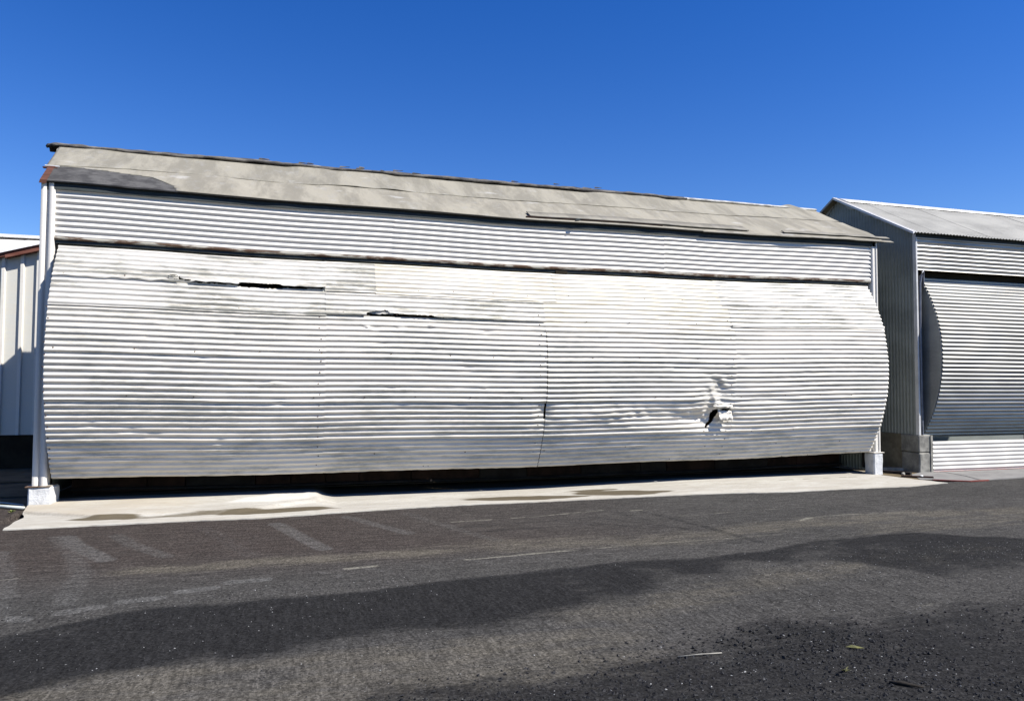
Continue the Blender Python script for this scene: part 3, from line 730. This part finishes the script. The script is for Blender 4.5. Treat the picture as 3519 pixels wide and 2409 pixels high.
# bare patch at the left eave
patch = [(-.3,-.3),(1.60,-.3),(1.565,.02),(1.50,.17),(1.37,.30),(1.22,.45),(.53,.60),(.1,.625),(-.3,.66)]
Uu, V = np.meshgrid(np.linspace(0, 1, 70), np.linspace(-.06, .66, 26)); Xg = xl_of(V)+.03+(1.75-xl_of(V)-.03)*Uu
nz_ = .004*noise2(Xg*6, V*6, 41)
o = grid('bare_underlay', Xg, V, ZE+RS*V-.0005+nz_*.5+rs(Xg), UNDERLAY, H, True); o['label'] = 'bare dark patch at the left eave where the felt has peeled off'
felt_sheet('roof_felt', .0, 13.30, -.058, .97, FELT, .004, 201, patch, .55, None, xlf=lambda y: xl_of(y)+.0)
felt_sheet('roof_felt', .0, 13.27, .70, 1.80, FELT2, .013, 231, None, .65, seam_y, xlf=lambda y: xl_of(y)-.0)
# lifted eave strips on the right half
def strip(name, x0, x1, ya, yb, h, mat, th=.012, seed=1):
    xs = np.append(np.arange(x0, x1, .12), x1); prof = [(ya, 0), (yb, 0), (yb, -th), (ya, -th), (ya, 0)]
    X, K = np.meshgrid(xs, np.arange(5)); y = np.array([p[0] for p in prof])[K] + .006*smooth_noise(X, seed, 3)
    Zg = ZE+RS*y + np.array([p[1] for p in prof])[K]+h+rs(X)+.004*smooth_noise(X, seed+5, 4)
    o = grid(name, X, y, Zg, mat, H, False); return o
strip('lifted_felt_edge', 6.62, 10.55, .035, .24, .040, FELT2, .016, 5)
strip('lifted_felt_edge', 6.55, 8.9, .020, .05, .026, DARKWOOD, .02, 8)
strip('drip_edge', 9.6, 13.50, -.085, -.0, .002, FELT2, .014, 11)
strip('drip_edge', 11.25, 13.50, .015, .10, .040, FELT2, .014, 13)
strip('drip_edge', 1.55, 9.6, -.062, -.0, -.006, DIRT, .016, 17)
strip('drip_edge', .02, 1.6, -.060, -.0, -.008, UNDERLAY, .016, 19)
# fascia board under the eave, its dark colour paints in the eave shadow
sagged('fascia', .0, 13.18, -.030, -.004, 4.070, 4.18, FASCIA_SHADE, H)
# loose bit hanging from the eave
scrap('loose_scrap', [(7.33,-.10,4.16),(7.42,-.11,4.17),(7.38,-.11,4.13),(7.30,-.10,4.115)], FASCIA_SHADE, H)
# left verge: brown board, small lath ends
def vy(y, dz): return ZE+RS*y+dz
v = []; 
for y_ in (-.07, .60):
    for dx, dz in ((-.035, -.04), (.045, -.04), (.055, .004), (-.025, .004)):
        v.append((xl_of(y_)+dx, y_, vy(y_, dz)))
o = link('verge_board', mesh('verge_board', v, [(0,1,2,3),(7,6,5,4),(0,4,5,1),(1,5,6,2),(2,6,7,3),(3,7,4,0)]), BROWNWOOD, H)
for y_, m_ in ((.62, GALV_CAP), (.53, BROWNWOOD)):
    box('lath_end', -.155, .02, y_-.02, y_+.03, vy(y_, -.012), vy(y_, .006), m_, H, .002)
v = []
for y_ in np.linspace(.68, 1.8, 9):
    xx = float(xl_of(y_))+random.uniform(-.012, .012)
    for dx, dz in ((-.015, -.045), (.05, -.045), (.05, .006), (-.01, .006)): v.append((xx+dx, y_, vy(y_, dz)))
f = [(0,1,2,3), tuple(range(len(v)-4, len(v)))]
for i in range(8):
    for k in range(4): f.append((i*4+k, i*4+(k+1) % 4, i*4+4+(k+1) % 4, i*4+4+k))
link('verge_strip', mesh('verge_strip', v, f), CONC_RAW, H)
# ridge caps: dark felt on the left, pale metal on the right
def ridge_cap(x0, x1, mat, seed, rough=.012, wdt=.19, h0=.058, zoff=0.0):
    xs = np.append(np.arange(x0, x1, .04), x1)
    a = np.linspace(-1, 1, 13)
    X, A = np.meshgrid(xs, a)
    Yg = RY + A*wdt
    Zg = ZE+RS*(RY-np.abs(A)*wdt) + h0 - .035*(1-np.abs(A))**2 + rough*noise2(X*6, A*3, seed)+rough*.7*noise2(X*1.6, A*1.0, seed+2)+zoff
    e = sstep(x0, x0+.12, X)
    Yg = RY+(Yg-RY)*(.55+.45*e); Zg = Zg - .02*(1-e)
    o = grid('ridge_cap', X, Yg, Zg, mat, H, True)
    m = o.modifiers.new('thick', 'SOLIDIFY'); m.thickness = .035; m.offset = -1
    return o
ridge_cap(-.46, 10.3, RIDGE_DK, 301, .013)['label'] = 'dark ragged felt capping most of the ridge'
ridge_cap(10.15, 13.27, RIDGE_PALE, 311, .005, .17, .050, .0)['label'] = 'pale weathered capping on the right end of the ridge'
for k in range(14):
    x = rng.uniform(2.5, 8.6); y_ = RY+rng.uniform(-.12, .02); l_ = rng.uniform(.06, .22)
    z = ZE+RS*y_+.048
    scrap('felt_scrap', [(x, y_, z), (x+l_, y_+rng.uniform(-.02,.02), z+rng.uniform(.0,.02)), (x+l_*.9, y_+.05, z+.03), (x+l_*.1, y_+.04, z+.035)], RIDGE_DK, H, .006)

# ------------------------------------------------------------------ right hangar
G = thing('hangar', (14.1, 0, 0), 'bare metal hangar with a shadowed corrugated side wall and grey concrete corner pier', 'hangar')
GX = 14.075; GE = 21.5
GS = .54; GRY = 1.95; GZE = 4.425
def groof(y): return np.where(y < GRY, GZE+GS*y, GZE+GS*GRY-GS*(y-GRY))
flat_corr('wall_sheet', GX+.012, 17.6, 3.70, 4.36, ALU, G, 0, amp=.0145, sagf=None, seed=401, wob=.0015, phase=.4)
flat_corr('wall_sheet', 17.58, GE, 3.70, 4.36, ALU, G, -.002, amp=.0145, sagf=None, seed=404, wob=.0015, phase=.4)
flat_corr('skirt_sheet', 14.37, 17.9, .0, .562, WHITE, G, -.01, sagf=None, seed=411, wob=.001, phase=.9)
flat_corr('skirt_sheet', 17.88, GE, .0, .562, WHITE, G, -.012, sagf=None, seed=414, wob=.001, phase=.9)
gdoor = bpy.data.objects.new('door', None); COL.objects.link(gdoor); gdoor.parent = G
gdoor.matrix_parent_inverse = G.matrix_world.inverted()
gdoor['label'] = 'curved bare aluminium door with a rust-yellow stain'
R2 = 2.53; yc2, zc2 = 2.222, 2.13; a0, a1 = math.radians(36.5), math.radians(-36.5)
def gsheet(x0, x1, s0, s1, ph, lift=.003):
    xs = np.append(np.arange(x0, x1, .15), x1); ss = np.append(np.arange(s0, s1, PITCHC/9), s1)
    X, S = np.meshgrid(xs, ss); th = a0-S/R2
    n = AMP*1.05*np.cos(2*PI*(S+.001*noise2(X*2, S*4, 5))/PITCHC+ph)+.0015*noise2(X*1.2, S*3, 6)+lift*sstep(s1-.2, s1, S)
    y = yc2-R2*np.cos(th)-np.cos(th)*n; z = zc2+R2*np.sin(th)+np.sin(th)*n
    grid('door_sheet', X, y, z, ALU_DOOR, gdoor, True, flip=True)
SE2 = R2*(a0-a1)
for xa, xb, ph in ((14.33, 17.3, 0), (17.29, GE, .3)):
    cuts = [0, .62, 1.25, 1.9, 2.55, SE2]
    for i in range(5): gsheet(xa, xb, max(0, cuts[i]-.04), cuts[i+1], ph)
end_plate(14.318, 14.330, CAP_GREY, gdoor, R2, yc2, zc2, a0, a1, .30)
# dark header gap, track curve and rails
box('header_beam', 14.2, GE, .14, .34, 3.60, 4.3, DARK, G, .004)
box('door_jamb', 14.10, 14.30, .14, .30, .69, 3.7, DARK, G, .004)
tube('door_rail', [(14.135,.02,.69),(14.135,-.01,1.6),(14.135,-.01,2.6),(14.14,-.02,3.45),(14.16,-.03,3.60),(14.20,-.03,3.68),(14.24,.0,3.66),(14.27,.03,3.55),(14.275,.05,3.38)], .020, PIPEDK, G, 8)
# lit corner trim
prism('corner_trim', [(GX-.012,-.016),(GX+.020,-.018),(GX+.020,.06),(GX-.012,.06)], .68, 4.36, 'z', GALV_CAP, G)
prism('corner_trim', [(14.155,-.004),(14.172,-.006),(14.172,.03),(14.155,.03)], .68, 3.6, 'z', PIPEDK, G)
# concrete pier of two blocks and the dwarf wall along the side
pb = footing(14.052, 14.345, -.022, .40, .360, CONC_RAW, G, 'lower block of the concrete corner pier', .006)
pb.name = 'pier_block'
o = box('pier_block', 14.045, 14.330, -.018, .40, .368, .680, CONC_RAW, G, .014, None, .006, 5); o['label'] = 'upper block of the concrete corner pier'
prism('pier_edge', [(14.300,-.035),(14.352,-.030),(14.355,.03),(14.305,.02)], .0, .672, 'z', CONC_RAW, G)
o = box('dwarf_wall', 14.062, 14.20, .40, 3.95, -.02, .684, CONC_SIDE, G, .008, None, .002, 3)
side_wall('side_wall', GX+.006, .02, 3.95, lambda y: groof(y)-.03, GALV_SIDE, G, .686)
# roof in corrugated sheets
def groof_sheet(x0, x1, y0, y1, rear=False, h=.0):
    xs = np.append(np.arange(x0, x1, PITCHC/7), x1); ys = np.linspace(y0, y1, 10)
    X, Yg = np.meshgrid(xs, ys)
    Zg = groof(Yg) + .009*np.cos(2*PI*X/PITCHC)+h+.004*noise2(X*1.2, Yg*2, 7)
    o = grid('rear_roof_sheet' if rear else 'roof_sheet', X, Yg, Zg, GALV_ROOF, G, True)
XV = 13.925
for i, xa in enumerate(np.arange(XV, 22.2, .62)):
    groof_sheet(xa, min(xa+.66, 22.4), -.10, GRY, False, .0045*(i % 2)+.001*i % 3*.001)
groof_sheet(XV, 22.4, GRY, 4.02, True)
o = grid('roof_lining', *np.meshgrid(np.linspace(XV+.02, 22.3, 8), np.linspace(-.07, GRY, 6)), groof(np.meshgrid(np.linspace(XV+.02, 22.3, 8), np.linspace(-.07, GRY, 6))[1])-.030, CONC_SIDE, G, False)
o = grid('roof_lining', *np.meshgrid(np.linspace(XV+.02, 22.3, 8), np.linspace(GRY, 3.99, 6)), groof(np.meshgrid(np.linspace(XV+.02, 22.3, 8), np.linspace(GRY, 3.99, 6))[1])-.030, CONC_SIDE, G, False)
# verge flashing with two folds
for dx, dz, w_ in ((-.012, .016, .045), (.050, .020, .018)):
    v = []
    for y_ in (-.11, GRY):
        z_ = float(groof(y_))
        for ax, az in ((0, -.030 if dx < 0 else 0), (0, dz), (w_, dz), (w_, 0)): v.append((XV+dx+ax, y_, z_+az))
    link('verge_flashing', mesh('verge_flashing', v, [(0,1,2,3),(7,6,5,4),(0,4,5,1),(1,5,6,2),(2,6,7,3),(3,7,4,0)]), GALV_CAP, G)
v = []
for y_ in (GRY, 4.03):
    z_ = float(groof(y_)); 
    for ax, az in ((-.012, -.035), (-.012, .012), (.03, .012), (.03, -.02)): v.append((XV+ax, y_, z_+az))
link('verge_flashing', mesh('verge_flashing', v, [(0,1,2,3),(7,6,5,4),(0,4,5,1),(1,5,6,2),(2,6,7,3),(3,7,4,0)]), CAP_GREY, G)
# paint remains under the verge
for ya, yb2, wd in ((.95, 1.75, .07), (.55, 1.0, .05), (2.1, 2.75, .07)):
    n_ = 10; v = []; ys = np.linspace(ya, yb2, n_)
    for k, y_ in enumerate(ys): v.append((GX-.016, y_, float(groof(y_))-.034))
    for k, y_ in enumerate(ys[::-1]): v.append((GX-.016, y_, float(groof(y_))-.05-wd*(.6+.5*math.sin(k*1.3))))
    o = link('verge_lining', mesh('verge_lining', v, [(k, k+1, 2*n_-2-k, 2*n_-1-k) for k in range(n_-1)]), CAP_GREY, G); m = o.modifiers.new('t', 'SOLIDIFY'); m.thickness = .006
# ridge cap
xs = np.append(np.arange(XV+.10, 22.4, .08), 22.4); A = np.linspace(-1, 1, 9)
X, Aa = np.meshgrid(xs, A)
o = grid('ridge_cap', X, GRY+Aa*.27, GZE+GS*(GRY-np.abs(Aa)*.27)+.028-.02*(1-np.abs(Aa))**3+.002*noise2(X*3, Aa*2, 9), GALV_CAP, G, False); m = o.modifiers.new('t', 'SOLIDIFY'); m.thickness = .006
box('fascia', GX-.01, GE, -.022, .03, 4.305, 4.42, FASCIA_SHADE, G, .003)
X, Zg = np.meshgrid(np.linspace(14.1, GE, 5), np.linspace(0, 4.4, 3)); grid('back_wall', X, 3.93+0*X, Zg, GALV_SIDE, G, False)

# ------------------------------------------------------------------ left shed
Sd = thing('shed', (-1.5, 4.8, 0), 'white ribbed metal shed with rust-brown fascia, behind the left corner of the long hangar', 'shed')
SY = 4.8
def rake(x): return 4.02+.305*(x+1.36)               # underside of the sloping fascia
# wall built panel by panel between ribs
ribx = [-5.3,-4.95,-4.60,-4.25,-3.9,-3.55,-3.2,-2.87,-2.54,-2.21,-1.92,-1.62,-1.36,-1.02,-.72,-.42]
for i, x in enumerate(ribx[:-1]):
    xe = ribx[i+1]
    v = [(x+.02,SY,.62),(xe-.02,SY,.62),(xe-.02,SY,rake(xe)+.02),(x+.02,SY,rake(x)+.02)]
    v += [(a, b+.01, c) for a, b, c in v]
    link('wall_panel', mesh('wall_panel', v, [(0,1,2,3),(7,6,5,4),(0,4,5,1),(1,5,6,2),(2,6,7,3),(3,7,4,0)]), WHITE_SHED, Sd)
for x in ribx:
    pts = [(x-.034,SY+.012),(x-.020,SY-.045),(x+.030,SY-.045),(x+.048,SY+.012)]
    v = [(a, b, .62) for a, b in pts]+[(a, b, rake(a)+.02) for a, b in pts]
    link('wall_rib', mesh('wall_rib', v, [(0,3,2,1),(4,5,6,7),(0,1,5,4),(1,2,6,5),(2,3,7,6),(3,0,4,7)]), WHITE_RIB, Sd)
box('base_wall', -5.4, -.35, SY-.0, SY+.12, -.05, .60, DARK, Sd, .006)
box('sill_strip', -5.4, -.35, SY-.03, SY+.03, .603, .617, DIRT, Sd, .002)
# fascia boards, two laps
def rake_board(x0, x1, y0, y1, za, zb, mat):
    v = []
    for x in (x0, x1):
        for y_, dz in ((y0, za), (y1, za), (y1, zb), (y0, zb)): v.append((x, y_, rake(x)+dz))
    link('fascia_board', mesh('fascia_board', v, [(0,1,2,3),(7,6,5,4),(0,4,5,1),(1,5,6,2),(2,6,7,3),(3,7,4,0)]), mat, Sd)
rake_board(-5.4, -1.85, SY-.13, SY+.02, -.01, .060, RUSTBEAM)
rake_board(-1.86, -.36, SY-.15, SY+.02, -.045, .012, RUSTBEAM)
rake_board(-5.4, -.36, SY-.14, SY+.02, .018, .075, RUSTBEAM)
# roof: ruled sheet from the sloping front edge up to a level ridge, in sheets
def sroof(x, v):
    y = SY-.17+v*2.0; zf = rake(x)+.062; zr = 4.50
    return y, zf+(np.maximum(zr, zf+.02)-zf)*v
for i, xa in enumerate(np.arange(-5.4, -.2, .66)):
    X, V = np.meshgrid(np.linspace(xa, xa+.67, 12), np.linspace(0, 1, 12)); Yg, Zg = sroof(X, V)
    o = grid('roof_sheet', X, Yg, Zg+.004*(i % 2)+.010*np.exp(-((X-xa-.03)/.02)**2), SHED_ROOF, Sd, True); m = o.modifiers.new('t', 'SOLIDIFY'); m.thickness = .006; m.offset = -1
for i, xa in enumerate(np.arange(-5.4, -.2, .9)):
    box('ridge_cap', xa, xa+.89, SY+1.70, SY+1.98, 4.515, 4.535+.006*(i % 2), SHED_ROOF, Sd, .004)
box('ridge_batten', -5.4, -.2, SY+1.85, SY+1.98, 4.545, 4.60, GALV_CAP, Sd, .006)
box('gutter_end', -2.6, -1.93, SY-.30, SY-.20, 3.50, 3.55, DARK, Sd, .01, tf=lambda x, y, z: (x, y, z-.55*(x+2.0)-.18))

# ------------------------------------------------------------------ small ground things
GRP = {'broken_plank': 'broken planks in the gap between the hangars', 'pipe': 'pale pipes lying left of the footing', 'weed': 'small weeds on the asphalt', 'stone': 'stones in the gap between the hangars'}
def slab(name, poly, z0, z1, mat):
    return prism(name, poly, z0, z1, 'z', mat)
o = slab('concrete_pad', [(13.26,-.80),(13.86,-1.19),(14.14,-1.165),(14.38,-.66),(14.50,-.12),(14.42,.0),(14.05,-.02),(13.62,-.25)], -.01, .012, PAD); o['kind'] = 'structure'
o = slab('concrete_pad', [(14.17,-1.17),(15.3,-1.03),(18,-1.0),(22,-1.0),(22,.0),(14.5,.0),(14.54,-.12),(14.43,-.64)], -.01, .011, PAD); o['kind'] = 'structure'
o = slab('painted_edge', [(13.40,-.93),(13.86,-1.235),(14.30,-1.20),(14.30,-1.17),(13.88,-1.185),(13.42,-.885)], -.004, .016, MAROON); o['kind'] = 'structure'
o = slab('painted_edge', [(14.36,-.035),(22,-.045),(22,-.015),(14.36,-.012)], .011, .020, MAROON); o['kind'] = 'structure'
o = slab('dirt_gap', [(13.15,-.3),(13.22,-.80),(13.38,-.93),(13.66,-.27),(14.02,-.02),(14.02,3.9),(13.2,3.9)], -.01, .004, ALLEY); o['kind'] = 'structure'
# alley slabs on the left
for i, (ya, yb2) in enumerate(((-.10, .78), (.86, 2.45), (2.56, 4.75))):
    o = slab('alley_slab', [(-6, ya), (-.06, ya+.25), (-.06, yb2+.15), (-6, yb2-.2)], -.02, .004+.003*i, ALLEY); o['kind'] = 'structure'
def rubble(name, pts, r, mat, label, cat, rough=.4):
    import bmesh
    bm = bmesh.new()
    for (x, y, z, s) in pts:
        m_ = bmesh.ops.create_icosphere(bm, subdivisions=1, radius=s)
        sc_ = Vector((random.uniform(.7, 1.5), random.uniform(.6, 1.1), random.uniform(.35, .7)))
        for w in m_['verts']:
            w.co = Vector((w.co.x*sc_.x, w.co.y*sc_.y, w.co.z*sc_.z))+mnoise.noise_vector(w.co*30+Vector((x, y, 0)))*s*rough
            w.co += Vector((x, y, z+s*.3))
    me = bpy.data.meshes.new(name); bm.to_mesh(me); bm.free(); o = link(name, me, mat)
    if label: o['label'] = label; o['category'] = cat
    return o
def plank(label, p, q, w, h, mat, z=.012):
    p, q = Vector((*p, z)), Vector((*q, z)); d = (q-p).normalized(); s = Vector((-d.y, d.x, 0))*w/2; u = Vector((0, 0, h))
    v = [p-s, q-s*.9, q+s, p+s*.8]; v += [a+u for a in v]
    o = link('broken_plank', mesh('broken_plank', v, [(0,3,2,1),(4,5,6,7),(0,1,5,4),(1,2,6,5),(2,3,7,6),(3,0,4,7)]), mat); o['label'] = label; o['category'] = 'plank'; return o
plank('grey plank lying flat against the foot of the concrete dwarf wall', (13.42,.52), (13.98,.30), .10, .05, CONC_RAW)
plank('dark splintered plank lying in the gap right of the white footing', (13.32,.30), (13.62,-.25), .09, .04, DARKWOOD2)
plank('blackened board at the tip of the apron beside the maroon painted edge', (13.24,-.42), (13.62,-.72), .12, .02, DARKWOOD)
o = rubble('stone', [(13.47,-.62,.03,.035)], .03, CONC_WHITE, 'single white stone on the black board by the apron tip', 'stone')
o = rubble('stone', [(13.53,-.18,.01,.045)], .03, CONC_RAW, 'brownish stone at the end of the dark plank by the right footing', 'stone')
def pipe_thing(label, pts, r, mat):
    o = tube('pipe', pts, r, mat); o['label'] = label; o['category'] = 'pipe'; return o
pipe_thing('thin pale pipe lying on the alley slab, the upper of two left of the footing', [(-.60,.52,.02),(-.35,.32,.02),(-.14,.12,.02)], .011, PIPEM)
pipe_thing('thick pale pipe on the ground left of the whitewashed footing, the lower of two', [(-.9,.35,.022),(-.39,.10,.022),(-.06,-.13,.022)], .020, PIPEM)
def weed(x, y, n, s, mat, label, cat='weed', name='weed'):
    v = []; f = []
    for i in range(n):
        a = random.uniform(0, 2*PI); l = s*random.uniform(.6, 1.2); h = l*random.uniform(.3, .8); k = len(v)
        d = Vector((math.cos(a), math.sin(a), 0)); w = Vector((-d.y, d.x, 0))*l*.18; b = Vector((x, y, .005))
        v += [b, b+d*l*.5+w+Vector((0,0,h*.7)), b+d*l+Vector((0,0,h)), b+d*l*.5-w+Vector((0,0,h*.7))]; f.append((k, k+1, k+2, k+3))
    o = link(name, mesh(name, v, f), mat); o['label'] = label; o['category'] = cat; return o
weed(-.13, -.36, 14, .05, LEAFM, 'small green weed at the asphalt edge left of the apron')
weed(6.02, -7.35, 9, .03, LEAFY, 'yellow-green weed tuft among the loose chippings at bottom right')
weed(8.25, -7.02, 5, .03, LEAFY, 'tiny pale weed on the asphalt at the lower right')
def stick(label, pts, r, mat, name='stick'):
    o = tube(name, pts, r, mat, None, 6); o['label'] = label; o['category'] = 'stick'; return o
stick('thin pale dry stalk lying straight on the loose chippings', [(5.23,-6.90,.012),(5.37,-6.905,.013),(5.51,-6.92,.012)], [.0025,.003,.004], STRAW, 'stalk')
stick('short black stick on the asphalt near the bottom right corner', [(6.13,-7.55,.012),(6.18,-7.585,.014),(6.25,-7.66,.012)], [.006,.011,.005], BARK)
o = scrap('leaf', [(6.30,-7.03,.006),(6.335,-7.045,.02),(6.385,-7.095,.012),(6.35,-7.075,.006)], LEAFY, None, .001); o['label'] = 'narrow dry yellow leaf curled on the chippings'; o['category'] = 'leaf'
# loose chippings
def chips(name, n, gen, smin, smax, mat, label):
    v = np.zeros((n*6, 3)); f = []
    base = np.array([(1,0,0),(0,1,0),(-1,0,0),(0,-1,0),(0,0,1),(0,0,-.4)])
    c = 0
    for i in range(n):
        x, y = gen(); s = smin+(smax-smin)*rng.random()**2.2; a = rng.uniform(0, 6.28)
        b = base*np.array([s*rng.uniform(.8,1.5), s*rng.uniform(.6,1.0), s*rng.uniform(.5,.9)])*(1+rng.uniform(-.25,.25,(6,1)))
        R_ = np.array([[math.cos(a),-math.sin(a),0],[math.sin(a),math.cos(a),0],[0,0,1]]); b = b@R_.T
        t = rng.uniform(-.5,.5); R_ = np.array([[1,0,0],[0,math.cos(t),-math.sin(t)],[0,math.sin(t),math.cos(t)]]); b = b@R_.T
        v[c*6:c*6+6] = b+np.array([x, y, s*.25]); k = c*6
        f += [(k,k+1,k+4),(k+1,k+2,k+4),(k+2,k+3,k+4),(k+3,k,k+4),(k+1,k,k+5),(k+2,k+1,k+5),(k+3,k+2,k+5),(k,k+3,k+5)]; c += 1
    o = link(name, mesh(name, v, f), mat); o['kind'] = 'stuff'; o['label'] = label; return o
def gen_corner():
    while True:
        x = rng.uniform(3.2, 8.8); y = rng.uniform(-8.3, -5.9)
        top = np.interp(x, [3.2,4.4,5.2,5.7,6.6,7.2,8.4], [-7.0,-6.70,-6.6,-6.45,-6.42,-6.5,-6.6])
        d = top-y
        if d < -.15: continue
        dens = min(1, ((d+.15)/.75)**1.6)*(1-.75*sstep(6.3, 7.0, x))
        if rng.random() < dens: return x, y
chipm = simple('dark_chippings', (.026,.026,.027), (.008,.008,.009), 40, .7)
chipl = simple('pale_chippings', (.30,.30,.29), (.18,.18,.175), 40, .7)
chips('loose_chippings', 10000, gen_corner, .0045, .0150, chipm, 'loose dark asphalt chippings in the lower right corner')
chips('pale_chippings', 420, gen_corner, .003, .0085, chipl, 'pale stone chips among the dark chippings')
def gen_all():
    return rng.uniform(.6, 10), rng.uniform(-7.5, -4.6)
chips('scattered_grit', 1100, gen_all, .0018, .0058, chipl, 'scattered pale grit on the asphalt')
chips('dark_grit', 2600, gen_all, .003, .008, chipm, 'sparse dark grit over the asphalt')
def gen_right():
    while True:
        x, y = rng.normal(9.6, .9), rng.normal(-5.2, .22)
        if 7.6 < x < 11.5: return x, y
chips('scattered_grit', 420, gen_right, .002, .005, chipl, 'pale grit in the dark patch at the right edge')

for o in list(sc.objects):
    k = o.name.split('.')[0]
    if o.parent is None and k in GRP: o['group'] = GRP[k]
